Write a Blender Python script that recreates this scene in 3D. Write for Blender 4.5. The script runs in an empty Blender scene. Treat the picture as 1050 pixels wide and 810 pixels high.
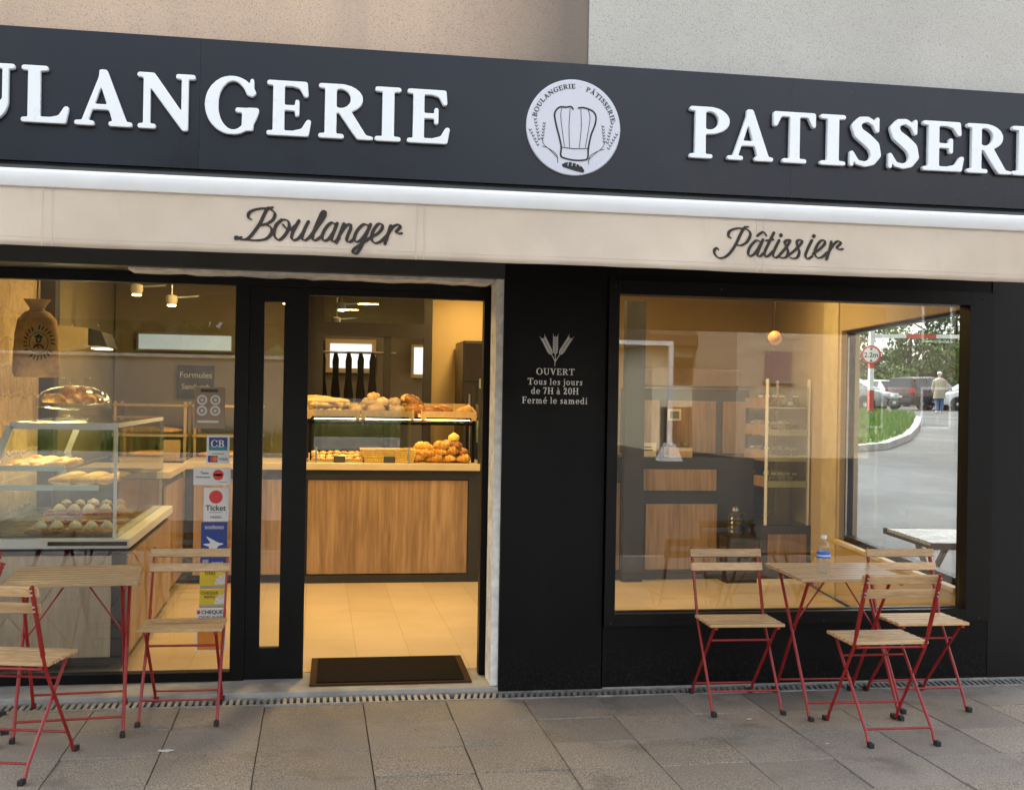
import bpy, bmesh, math, random
import numpy as np
from mathutils import Vector, Matrix
random.seed(7)
SC = bpy.context.scene
COL = SC.collection
PI = math.pi
rad = math.radians

# ------------------------------------------------------------------ materials
MATS = {}
def new_mat(name):
    m = bpy.data.materials.new(name); m.use_nodes = True
    nt = m.node_tree
    b = next(n for n in nt.nodes if n.type == 'BSDF_PRINCIPLED')
    return m, nt, b
def coords(nt, scale=(1, 1, 1), rnd=True, space='Object'):
    tc = nt.nodes.new('ShaderNodeTexCoord'); mp = nt.nodes.new('ShaderNodeMapping')
    mp.inputs['Scale'].default_value = scale
    nt.links.new(tc.outputs[space], mp.inputs['Vector'])
    if rnd:
        oi = nt.nodes.new('ShaderNodeObjectInfo'); ml = nt.nodes.new('ShaderNodeMath'); ml.operation = 'MULTIPLY'
        ml.inputs[1].default_value = 37.0
        nt.links.new(oi.outputs['Random'], ml.inputs[0]); nt.links.new(ml.outputs[0], mp.inputs['Location'])
    return mp.outputs['Vector']
def noise(nt, vec, scale, detail=4, rough=.6):
    n = nt.nodes.new('ShaderNodeTexNoise'); n.inputs['Scale'].default_value = scale
    n.inputs['Detail'].default_value = detail; n.inputs['Roughness'].default_value = rough
    nt.links.new(vec, n.inputs['Vector']); return n.outputs['Fac']
def ramp(nt, fac, stops):
    r = nt.nodes.new('ShaderNodeValToRGB'); e = r.color_ramp.elements
    while len(e) < len(stops): e.new(.5)
    for el, (p, c) in zip(e, stops):
        el.position = p; el.color = (c[0], c[1], c[2], 1) if not isinstance(c, (int, float)) else (c, c, c, 1)
    nt.links.new(fac, r.inputs['Fac']); return r.outputs['Color']
def mixc(nt, fac, a, b, mode='MIX'):
    m = nt.nodes.new('ShaderNodeMix'); m.data_type = 'RGBA'; m.blend_type = mode
    ia, ib = [s for s in m.inputs if s.type == 'RGBA'][:2]
    f = [s for s in m.inputs if s.name == 'Factor' and s.type == 'VALUE'][0]
    for s, v in ((f, fac), (ia, a), (ib, b)):
        if hasattr(v, 'is_output'): nt.links.new(v, s)
        elif s is f: s.default_value = v
        else: s.default_value = (v[0], v[1], v[2], 1)
    return [s for s in m.outputs if s.type == 'RGBA'][0]
def bump(nt, b, h, strength=.3, dist=.01):
    bp = nt.nodes.new('ShaderNodeBump'); bp.inputs['Strength'].default_value = strength
    bp.inputs['Distance'].default_value = dist
    nt.links.new(h, bp.inputs['Height']); nt.links.new(bp.outputs['Normal'], b.inputs['Normal'])
def sc(c, k): return tuple(min(1, x * k) for x in c)
def plain(name, c, rough=.5, metal=0., var=.12, nscale=9., bmp=0., bscale=80., emit=None, estr=0., spec=None):
    """painted / moulded surface: base colour with a little mottling and uneven gloss"""
    if name in MATS: return MATS[name]
    m, nt, b = new_mat(name)
    v = coords(nt)
    n = noise(nt, v, nscale)
    col = ramp(nt, n, [(.3, sc(c, 1 - var)), (.7, sc(c, 1 + var))])
    nt.links.new(col, b.inputs['Base Color'])
    rr = ramp(nt, n, [(.25, max(0, rough - .08)), (.75, min(1, rough + .1))])
    nt.links.new(rr, b.inputs['Roughness'])
    b.inputs['Metallic'].default_value = metal
    if spec is not None: b.inputs['Specular IOR Level'].default_value = spec
    if bmp: bump(nt, b, noise(nt, v, bscale, 3), bmp, .004)
    if emit:
        b.inputs['Emission Color'].default_value = (*emit, 1); b.inputs['Emission Strength'].default_value = estr
    MATS[name] = m; return m
def wood(name, light, dark, grain=(1, 14, 14), rough=.55, scale=3., bmp=.15):
    if name in MATS: return MATS[name]
    m, nt, b = new_mat(name)
    v = coords(nt, grain)
    n1 = noise(nt, v, scale, 6, .65); n2 = noise(nt, v, scale * 5, 3, .5)
    c1 = ramp(nt, n1, [(.28, dark), (.5, tuple((a + d) / 2 for a, d in zip(light, dark))), (.72, light)])
    c2 = mixc(nt, .35, c1, ramp(nt, n2, [(.35, sc(dark, .9)), (.65, sc(light, 1.05))]))
    oi = nt.nodes.new('ShaderNodeObjectInfo')
    tint = ramp(nt, oi.outputs['Random'], [(0, .78), (1, 1.08)])
    nt.links.new(mixc(nt, 1., c2, tint, 'MULTIPLY'), b.inputs['Base Color'])
    b.inputs['Roughness'].default_value = rough
    bump(nt, b, n2, bmp, .003)
    MATS[name] = m; return m
def glass_mat(name, tint=(.93, .95, .94), ior=1.55, rough=0.0, boost=1.0):
    if name in MATS: return MATS[name]
    m, nt, b = new_mat(name); nt.nodes.remove(b)
    out = next(n for n in nt.nodes if n.type == 'OUTPUT_MATERIAL')
    fr = nt.nodes.new('ShaderNodeFresnel'); ge = nt.nodes.new('ShaderNodeNewGeometry'); io = nt.nodes.new('ShaderNodeMix'); io.data_type = 'FLOAT'
    io.inputs[2].default_value = ior; io.inputs[3].default_value = 1 / ior      # same reflectance from both faces: the pane does not bend the ray
    nt.links.new(ge.outputs['Backfacing'], io.inputs[0]); nt.links.new(io.outputs[0], fr.inputs['IOR'])
    ml = nt.nodes.new('ShaderNodeMath'); ml.operation = 'MULTIPLY'; ml.inputs[1].default_value = boost; ml.use_clamp = True
    tr = nt.nodes.new('ShaderNodeBsdfTransparent'); tr.inputs['Color'].default_value = (*tint, 1)
    gl = nt.nodes.new('ShaderNodeBsdfGlossy'); gl.inputs['Roughness'].default_value = rough
    mx = nt.nodes.new('ShaderNodeMixShader')
    nt.links.new(fr.outputs[0], ml.inputs[0]); nt.links.new(ml.outputs[0], mx.inputs[0])
    nt.links.new(tr.outputs[0], mx.inputs[1]); nt.links.new(gl.outputs[0], mx.inputs[2])
    nt.links.new(mx.outputs[0], out.inputs['Surface'])
    MATS[name] = m; return m
def emissive(name, c, s):
    if name in MATS: return MATS[name]
    m, nt, b = new_mat(name)
    b.inputs['Base Color'].default_value = (*c, 1)
    b.inputs['Emission Color'].default_value = (*c, 1); b.inputs['Emission Strength'].default_value = s
    MATS[name] = m; return m
def stucco(name, c, stain=None, band=None):
    m, nt, b = new_mat(name)
    v = coords(nt, rnd=False)
    big = noise(nt, v, .9, 5, .6); fine = noise(nt, v, 210, 2, .6); mid = noise(nt, v, 185, 2, .7)
    col = ramp(nt, big, [(.3, sc(c, .9)), (.7, sc(c, 1.06))])
    pits = ramp(nt, mid, [(.33, (.42, .42, .42)), (.44, (1, 1, 1))])
    col = mixc(nt, .8, col, pits, 'MULTIPLY')
    col = mixc(nt, .5, col, ramp(nt, fine, [(.3, (.78, .78, .78)), (.6, (1.0, 1.0, 1.0))]), 'MULTIPLY')
    if stain:   # run-off stain: streaks down the render, with a shape of their own
        vs = coords(nt, (1, 1, .08), rnd=False)
        st = noise(nt, vs, 3.2, 4, .6)
        col = mixc(nt, ramp(nt, st, [(.52, 0.), (.75, .6)]), col, stain)
    if band:    # grimy upright band of weathered render along one edge of the wall
        sx = nt.nodes.new('ShaderNodeSeparateXYZ'); nt.links.new(v, sx.inputs[0])
        ad = nt.nodes.new('ShaderNodeMath'); ad.operation = 'MULTIPLY_ADD'; ad.inputs[1].default_value = .35
        nt.links.new(noise(nt, coords(nt, (1, 1, .2), rnd=False), 2.2, 4), ad.inputs[0]); nt.links.new(sx.outputs[0], ad.inputs[2])
        mr = nt.nodes.new('ShaderNodeMapRange'); mr.inputs['From Min'].default_value = band[0]; mr.inputs['From Max'].default_value = band[1]
        mr.inputs['To Max'].default_value = .85; nt.links.new(ad.outputs[0], mr.inputs['Value'])
        col = mixc(nt, mr.outputs[0], col, band[2])
    nt.links.new(col, b.inputs['Base Color']); b.inputs['Roughness'].default_value = .95
    bump(nt, b, mid, .5, .004)
    return m
def paving_mat():
    m, nt, b = new_mat('paving')
    v = coords(nt, rnd=False)
    at = nt.nodes.new('ShaderNodeAttribute'); at.attribute_name = 'tone'
    sep = nt.nodes.new('ShaderNodeSeparateColor'); nt.links.new(at.outputs['Color'], sep.inputs[0])
    big = noise(nt, v, 1.6, 5, .65); fine = noise(nt, v, 130, 2, .7); agg = noise(nt, v, 150, 3, .8)
    base = ramp(nt, big, [(.28, (.06, .052, .043)), (.5, (.098, .087, .074)), (.72, (.128, .117, .103))])
    base = mixc(nt, .5, base, ramp(nt, fine, [(.34, (.035, .03, .025)), (.64, (.17, .155, .138))]))
    aggc = ramp(nt, agg, [(.34, (.035, .029, .024)), (.5, (.1, .086, .07)), (.66, (.22, .195, .165))])
    base = mixc(nt, sep.outputs[1], base, aggc)
    tone = ramp(nt, sep.outputs[0], [(0, (1.6, 1.57, 1.53)), (1, (2.65, 2.6, 2.53))])
    base = mixc(nt, 1., base, tone, 'MULTIPLY')
    dirt = noise(nt, v, 2.7, 6, .7)
    base = mixc(nt, ramp(nt, dirt, [(.54, 0.), (.7, .55)]), base, (.055, .049, .042))
    spots = nt.nodes.new('ShaderNodeTexVoronoi'); spots.inputs['Scale'].default_value = 7; nt.links.new(v, spots.inputs['Vector'])
    base = mixc(nt, ramp(nt, spots.outputs['Distance'], [(.035, .55), (.06, 0.)]), base, (.05, .045, .04))
    nt.links.new(base, b.inputs['Base Color'])
    nt.links.new(ramp(nt, dirt, [(.4, .85), (.7, .6)]), b.inputs['Roughness'])
    bump(nt, b, mixc(nt, .5, fine, agg), .45, .004)
    return m
def asphalt_mat(name='asphalt', wet=0.):
    m, nt, b = new_mat(name)
    v = coords(nt, rnd=False)
    n = noise(nt, v, 140, 3); big = noise(nt, v, .35, 5)
    kk = .5 if wet else .42
    c = ramp(nt, n, [(.3, sc((.06, .06, .058), kk)), (.7, sc((.15, .148, .14), kk))])
    c = mixc(nt, .5, c, ramp(nt, big, [(.35, sc((.07, .07, .067), kk)), (.65, sc((.14, .14, .132), kk))]))
    nt.links.new(c, b.inputs['Base Color'])
    lo = .42 if wet else .7
    b.inputs['Specular IOR Level'].default_value = .16 if wet else .4
    nt.links.new(ramp(nt, big, [(.4, lo), (.62, .7 if wet else .9)]), b.inputs['Roughness'])
    bump(nt, b, n, .25 if wet else .5, .006)
    return m
def tile_mat():
    m, nt, b = new_mat('floor_tiles')
    v = coords(nt, rnd=False)
    br = nt.nodes.new('ShaderNodeTexBrick'); br.offset = .5
    br.inputs['Scale'].default_value = 1.; br.inputs['Brick Width'].default_value = .6; br.inputs['Row Height'].default_value = .3
    br.inputs['Mortar Size'].default_value = .0022
    br.inputs['Color1'].default_value = (.56, .44, .29, 1); br.inputs['Color2'].default_value = (.62, .49, .33, 1)
    br.inputs['Mortar'].default_value = (.4, .31, .2, 1)
    mp = nt.nodes.new('ShaderNodeMapping'); mp.inputs['Rotation'].default_value = (0, 0, rad(90)); mp.inputs['Location'].default_value = (0, .135, 0)
    nt.links.new(v, mp.inputs['Vector']); nt.links.new(mp.outputs[0], br.inputs['Vector'])
    n = noise(nt, v, 2.2, 5)
    c = mixc(nt, .5, br.outputs['Color'], ramp(nt, n, [(.3, (.72, .7, .66)), (.7, (1, 1, 1))]), 'MULTIPLY')
    nt.links.new(c, b.inputs['Base Color']); b.inputs['Roughness'].default_value = .33
    return m
def stone_mat(name, c1, c2, mortar, w=.5, h=.16, side=False):
    m, nt, b = new_mat(name)
    v = coords(nt, rnd=False)
    sx = nt.nodes.new('ShaderNodeSeparateXYZ'); mp = nt.nodes.new('ShaderNodeCombineXYZ'); nt.links.new(v, sx.inputs[0])
    nt.links.new(sx.outputs[1 if side else 0], mp.inputs[0]); nt.links.new(sx.outputs[2], mp.inputs[1])
    wv = noise(nt, v, 5, 3)
    br = nt.nodes.new('ShaderNodeTexBrick'); br.inputs['Scale'].default_value = 1.
    br.inputs['Brick Width'].default_value = w; br.inputs['Row Height'].default_value = h
    br.inputs['Mortar Size'].default_value = h * .08; br.inputs['Mortar Smooth'].default_value = .6
    br.inputs['Color1'].default_value = (*c1, 1); br.inputs['Color2'].default_value = (*c2, 1); br.inputs['Mortar'].default_value = (*mortar, 1)
    dis = nt.nodes.new('ShaderNodeVectorMath'); dis.operation = 'ADD'
    dv = nt.nodes.new('ShaderNodeTexNoise'); dv.inputs['Scale'].default_value = 6; nt.links.new(v, dv.inputs['Vector'])
    s = nt.nodes.new('ShaderNodeVectorMath'); s.operation = 'SCALE'; s.inputs['Scale'].default_value = .13
    nt.links.new(dv.outputs['Color'], s.inputs[0]); nt.links.new(mp.outputs[0], dis.inputs[0]); nt.links.new(s.outputs[0], dis.inputs[1])
    nt.links.new(dis.outputs[0], br.inputs['Vector'])
    n = noise(nt, v, 18, 5)
    c = mixc(nt, .7, br.outputs['Color'], ramp(nt, n, [(.3, (.5, .5, .5)), (.65, (1, 1, 1))]), 'MULTIPLY')
    nt.links.new(c, b.inputs['Base Color']); b.inputs['Roughness'].default_value = .9
    bump(nt, b, mixc(nt, .5, br.outputs['Fac'], n), .6, .02)
    return m
def leaf_mat(name, dark, light):
    if name in MATS: return MATS[name]
    m, nt, b = new_mat(name)
    v = coords(nt)
    n = noise(nt, v, .9, 3); g = nt.nodes.new('ShaderNodeNewGeometry')
    c = ramp(nt, n, [(.3, dark), (.7, light)])
    c = mixc(nt, .6, c, ramp(nt, g.outputs['Random Per Island'], [(0, sc(dark, .8)), (1, sc(light, 1.2))]))
    nt.links.new(c, b.inputs['Base Color']); b.inputs['Roughness'].default_value = .55
    out = next(x for x in nt.nodes if x.type == 'OUTPUT_MATERIAL')
    tl = nt.nodes.new('ShaderNodeBsdfTranslucent'); nt.links.new(c, tl.inputs['Color'])
    mx = nt.nodes.new('ShaderNodeMixShader'); mx.inputs[0].default_value = .3
    nt.links.new(b.outputs[0], mx.inputs[1]); nt.links.new(tl.outputs[0], mx.inputs[2]); nt.links.new(mx.outputs[0], out.inputs['Surface'])
    MATS[name] = m; return m
def fabric_mat(name, c, trans=.3, weave=900, var=.05):
    if name in MATS: return MATS[name]
    m, nt, b = new_mat(name)
    v = coords(nt, rnd=False); n = noise(nt, v, 2.3, 5); w = noise(nt, v, weave, 1)
    vs = coords(nt, (1, 1, .25), rnd=False)
    col = ramp(nt, n, [(.3, sc(c, 1 - var * 2)), (.7, sc(c, 1 + var))])
    col = mixc(nt, ramp(nt, noise(nt, vs, 11, 4), [(.56, 0.), (.8, .35)]), col, sc(c, .68))
    nt.links.new(col, b.inputs['Base Color']); b.inputs['Roughness'].default_value = .9
    bump(nt, b, mixc(nt, .4, w, noise(nt, v, 7, 3)), .25, .008)
    out = next(x for x in nt.nodes if x.type == 'OUTPUT_MATERIAL')
    if trans:
        tl = nt.nodes.new('ShaderNodeBsdfTranslucent'); nt.links.new(col, tl.inputs['Color'])
        mx = nt.nodes.new('ShaderNodeMixShader'); mx.inputs[0].default_value = trans
        nt.links.new(b.outputs[0], mx.inputs[1]); nt.links.new(tl.outputs[0], mx.inputs[2]); nt.links.new(mx.outputs[0], out.inputs['Surface'])
    MATS[name] = m; return m
def bread_mat(name, crust, pale):
    if name in MATS: return MATS[name]
    m, nt, b = new_mat(name)
    v = coords(nt); n = noise(nt, v, 26, 4); oi = nt.nodes.new('ShaderNodeObjectInfo')
    c = ramp(nt, n, [(.34, crust), (.66, pale)])
    c = mixc(nt, 1., c, ramp(nt, oi.outputs['Random'], [(0, .72), (1, 1.15)]), 'MULTIPLY')
    nt.links.new(c, b.inputs['Base Color']); b.inputs['Roughness'].default_value = .5
    bump(nt, b, noise(nt, v, 90, 3), .4, .004)
    MATS[name] = m; return m

# ------------------------------------------------------------------ mesh builder
class MB:
    def __init__(s): s.bm = bmesh.new()
    def _verts(s, pts): return [s.bm.verts.new(p) for p in pts]
    def face(s, pts):
        return s.bm.faces.new(s._verts(pts))
    def box(s, x0, y0, z0, x1, y1, z1, bev=0):
        v = s._verts([(x, y, z) for z in (z0, z1) for y in (y0, y1) for x in (x0, x1)])
        fs = [(0, 2, 3, 1), (4, 5, 7, 6), (0, 1, 5, 4), (2, 6, 7, 3), (0, 4, 6, 2), (1, 3, 7, 5)]
        F = [s.bm.faces.new([v[i] for i in f]) for f in fs]
        if bev:
            ed = {e for f in F for e in f.edges}
            bmesh.ops.bevel(s.bm, geom=list(ed), offset=bev, segments=2, affect='EDGES', profile=.5)
        return s
    def obox(s, c, dx, dy, dz, M):
        """box centred on c, half sizes, rotated by M"""
        c = Vector(c); v = s._verts([c + M @ Vector((x * dx, y * dy, z * dz)) for z in (-1, 1) for y in (-1, 1) for x in (-1, 1)])
        for f in [(0, 2, 3, 1), (4, 5, 7, 6), (0, 1, 5, 4), (2, 6, 7, 3), (0, 4, 6, 2), (1, 3, 7, 5)]:
            s.bm.faces.new([v[i] for i in f])
        return s
    def bar(s, p0, p1, w, h, up=(0, 0, 1)):
        p0, p1 = Vector(p0), Vector(p1); d = (p1 - p0); L = d.length; d.normalize()
        a = d.cross(Vector(up)); a = a.normalized() if a.length > 1e-4 else Vector((1, 0, 0)); b = a.cross(d)
        M = Matrix((a, d, b)).transposed()
        return s.obox((p0 + p1) / 2, w / 2, L / 2, h / 2, M)
    def tube(s, pts, r, seg=8, caps=True):
        pts = [Vector(p) for p in pts]; rs = r if isinstance(r, (list, tuple)) else [r] * len(pts)
        rings = []; ref = None
        for i, p in enumerate(pts):
            d = (pts[min(i + 1, len(pts) - 1)] - pts[max(i - 1, 0)]).normalized()
            if ref is None: ref = Vector((0, 0, 1)) if abs(d.z) < .9 else Vector((1, 0, 0))
            a = d.cross(ref).normalized(); b = a.cross(d); ref = b
            rings.append(s._verts([p + (a * math.cos(2 * PI * k / seg) + b * math.sin(2 * PI * k / seg)) * rs[i] for k in range(seg)]))
        for A, B in zip(rings, rings[1:]):
            for k in range(seg): s.bm.faces.new([A[k], A[(k + 1) % seg], B[(k + 1) % seg], B[k]])
        if caps:
            s.bm.faces.new(rings[0][::-1]); s.bm.faces.new(rings[-1])
        return s
    def lathe(s, prof, c=(0, 0, 0), seg=20, axis='z', squash=(1, 1)):
        rings = []
        for r, z in prof:
            ring = []
            for k in range(seg):
                t = 2 * PI * k / seg; x, y = max(r, 1e-4) * math.cos(t) * squash[0], max(r, 1e-4) * math.sin(t) * squash[1]
                q = (x, y, z) if axis == 'z' else ((x, z, y) if axis == 'y' else (z, x, y))
                ring.append((q[0] + c[0], q[1] + c[1], q[2] + c[2]))
            rings.append(s._verts(ring))
        for A, B in zip(rings, rings[1:]):
            for k in range(seg): s.bm.faces.new([A[k], A[(k + 1) % seg], B[(k + 1) % seg], B[k]])
        s.bm.faces.new(rings[0][::-1]); s.bm.faces.new(rings[-1])
        return s
    def prism(s, pts, a0, a1, axis='y'):
        """polygon in the plane across `axis`, given as the two other coordinates in order"""
        def P(u, v, w): return {'y': (u, w, v), 'x': (w, u, v), 'z': (u, v, w)}[axis]
        A = s._verts([P(u, v, a0) for u, v in pts]); B = s._verts([P(u, v, a1) for u, v in pts])
        n = len(pts)
        s.bm.faces.new(A); s.bm.faces.new(B[::-1])
        for k in range(n): s.bm.faces.new([A[k], B[k], B[(k + 1) % n], A[(k + 1) % n]])
        return s
    def ell(s, c, r, seg=14, rings=8, M=None, f=None):
        prof = [(math.sin(PI * i / rings), -math.cos(PI * i / rings)) for i in range(rings + 1)]
        R = []
        for q, z in prof:
            ring = []
            for k in range(seg):
                p = Vector((max(q, .002) * math.cos(2 * PI * k / seg) * r[0], max(q, .002) * math.sin(2 * PI * k / seg) * r[1], z * r[2]))
                if f: p = f(p)
                if M: p = M @ p
                ring.append(p + Vector(c))
            R.append(s._verts(ring))
        for A, B in zip(R, R[1:]):
            for k in range(seg): s.bm.faces.new([A[k], A[(k + 1) % seg], B[(k + 1) % seg], B[k]])
        s.bm.faces.new(R[0][::-1]); s.bm.faces.new(R[-1])
        return s
    def build(s, name, mat, parent=None, smooth=False, loc=None):
        bmesh.ops.recalc_face_normals(s.bm, faces=s.bm.faces[:])
        me = bpy.data.meshes.new(name); s.bm.to_mesh(me); s.bm.free()
        return link(name, me, mat, parent, smooth, loc)
def link(name, me, mat, parent=None, smooth=False, loc=None):
    me.materials.clear(); me.materials.append(mat)
    if smooth:
        me.polygons.foreach_set('use_smooth', [True] * len(me.polygons))
        try: me.set_sharp_from_angle(angle=rad(40))
        except Exception: pass
    o = bpy.data.objects.new(name, me); COL.objects.link(o)
    if parent: o.parent = parent
    if loc: o.location = loc
    return o
def tag(o, label=None, cat=None, group=None, kind=None):
    if label: o['label'] = label
    if cat: o['category'] = cat
    if group: o['group'] = group
    if kind: o['kind'] = kind
    return o
def thing(name, label, cat, loc=(0, 0, 0), rz=0., group=None):
    o = bpy.data.objects.new(name, None); COL.objects.link(o); o.empty_display_size = .1
    o.location = loc; o.rotation_euler = (0, 0, rz)
    return tag(o, label, cat, group)
def dup(o, loc=None, rz=None, label=None, group=None, parent=None, rot=None, scale=None):
    c = o.copy(); COL.objects.link(c)
    if parent: c.parent = parent
    if loc is not None: c.location = loc
    if rz is not None: c.rotation_euler = (0, 0, rz)
    if rot is not None: c.rotation_euler = rot
    if scale is not None: c.scale = (scale,) * 3
    if label: c['label'] = label
    if group: c['group'] = group
    for ch in list(o.children): dup(ch, parent=c)
    return c
def B1(name, b, mat, parent=None, bev=0, smooth=False):
    m = MB(); m.box(*b, bev=bev); return m.build(name, mat, parent, smooth)

# ------------------------------------------------------------------ lettering engine: shapes -> mask -> outline -> solid letters
RES = 110
class Ink:
    """paints shapes on a grid (em units), then traces the outline"""
    def __init__(s, x0, y0, x1, y1, res=RES):
        s.x0, s.y0, s.res = x0 - .1, y0 - .1, res
        s.nx, s.ny = int((x1 - x0 + .2) * res) + 1, int((y1 - y0 + .2) * res) + 1
        s.X, s.Y = np.meshgrid(s.x0 + np.arange(s.nx) / res, s.y0 + np.arange(s.ny) / res)
        s.m = np.zeros((s.ny, s.nx))
    def put(s, mask, sub): s.m[mask] = 0. if sub else 1.
    def poly(s, pts, sub=False):
        c = np.zeros(s.m.shape, bool); n = len(pts)
        for i in range(n):
            (xa, ya), (xb, yb) = pts[i], pts[(i + 1) % n]
            if ya == yb: continue
            cr = ((ya > s.Y) != (yb > s.Y)) & (s.X < (xb - xa) * (s.Y - ya) / (yb - ya) + xa)
            c ^= cr
        s.put(c, sub); return s
    def rect(s, a, b, c, d, sub=False): return s.poly([(a, b), (c, b), (c, d), (a, d)], sub)
    def ring(s, cx, cy, rx, ry, ix, iy, icx=None, keep=None):
        o = ((s.X - cx) / rx) ** 2 + ((s.Y - cy) / ry) ** 2 <= 1
        if ix: o &= ((s.X - (cx if icx is None else icx)) / ix) ** 2 + ((s.Y - cy) / iy) ** 2 > 1
        if keep is not None: o &= (s.X >= keep[0]) & (s.Y >= keep[1]) & (s.X <= keep[2]) & (s.Y <= keep[3])
        s.put(o, False); return s
    def stroke(s, pts):
        """pts: (x, y, radius)"""
        for (xa, ya, ra), (xb, yb, rb) in zip(pts, pts[1:]):
            dx, dy = xb - xa, yb - ya; L = dx * dx + dy * dy + 1e-12
            t = np.clip(((s.X - xa) * dx + (s.Y - ya) * dy) / L, 0, 1)
            s.put((s.X - xa - t * dx) ** 2 + (s.Y - ya - t * dy) ** 2 <= (ra + t * (rb - ra)) ** 2, False)
        return s
    def loops(s, blur=1, tol=.35):
        m = s.m.copy()
        for _ in range(2):
            for ax in (0, 1):
                a = m.copy()
                for k in range(1, blur + 1): a += np.roll(m, k, ax) + np.roll(m, -k, ax)
                m = a / (2 * blur + 1)
        m[0, :] = m[-1, :] = 0; m[:, 0] = m[:, -1] = 0
        seg = {}
        v = m - .5
        b = v > 0
        cells = np.argwhere((b[:-1, :-1] != b[1:, :-1]) | (b[:-1, :-1] != b[:-1, 1:]) | (b[:-1, :-1] != b[1:, 1:]))
        for j, i in cells:
            q = [(i, j), (i + 1, j), (i + 1, j + 1), (i, j + 1)]
            val = [v[y, x] for x, y in q]
            cut = []
            for k in range(4):
                a, c = val[k], val[(k + 1) % 4]
                if (a > 0) != (c > 0):
                    t = a / (a - c); p, r = q[k], q[(k + 1) % 4]
                    key = (min(p, r), max(p, r))
                    cut.append((key, (p[0] + t * (r[0] - p[0]), p[1] + t * (r[1] - p[1])), a > 0))
            if len(cut) == 2: prs = [(0, 1)]
            elif len(cut) == 4: prs = [(0, 1), (2, 3)]
            else: continue
            for a, c in prs:
                A, C = cut[a], cut[c]
                if not A[2]: A, C = C, A
                seg[A[0]] = (C[0], A[1])
        out = []
        while seg:
            k0, (k, p) = seg.popitem(); loop = [p]
            while k in seg:
                k2, p = seg.pop(k); loop.append(p); k = k2
            if len(loop) > 5: out.append(loop)
        res = []
        for L in out:
            L = rdp_closed(L, tol)
            if len(L) > 2: res.append([(s.x0 + x / s.res, s.y0 + y / s.res) for x, y in L])
        return res
def rdp(P, tol):
    if len(P) < 3: return P
    a, b = P[0], P[-1]; dx, dy = b[0] - a[0], b[1] - a[1]; L = math.hypot(dx, dy) or 1e-9
    best, bi = -1, 0
    for i in range(1, len(P) - 1):
        d = abs((P[i][0] - a[0]) * dy - (P[i][1] - a[1]) * dx) / L
        if d > best: best, bi = d, i
    if best <= tol: return [a, b]
    return rdp(P[:bi + 1], tol)[:-1] + rdp(P[bi:], tol)
def rdp_closed(P, tol):
    h = len(P) // 2
    return rdp(P[:h + 1], tol)[:-1] + rdp(P[h:] + [P[0]], tol)[:-1]

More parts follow.
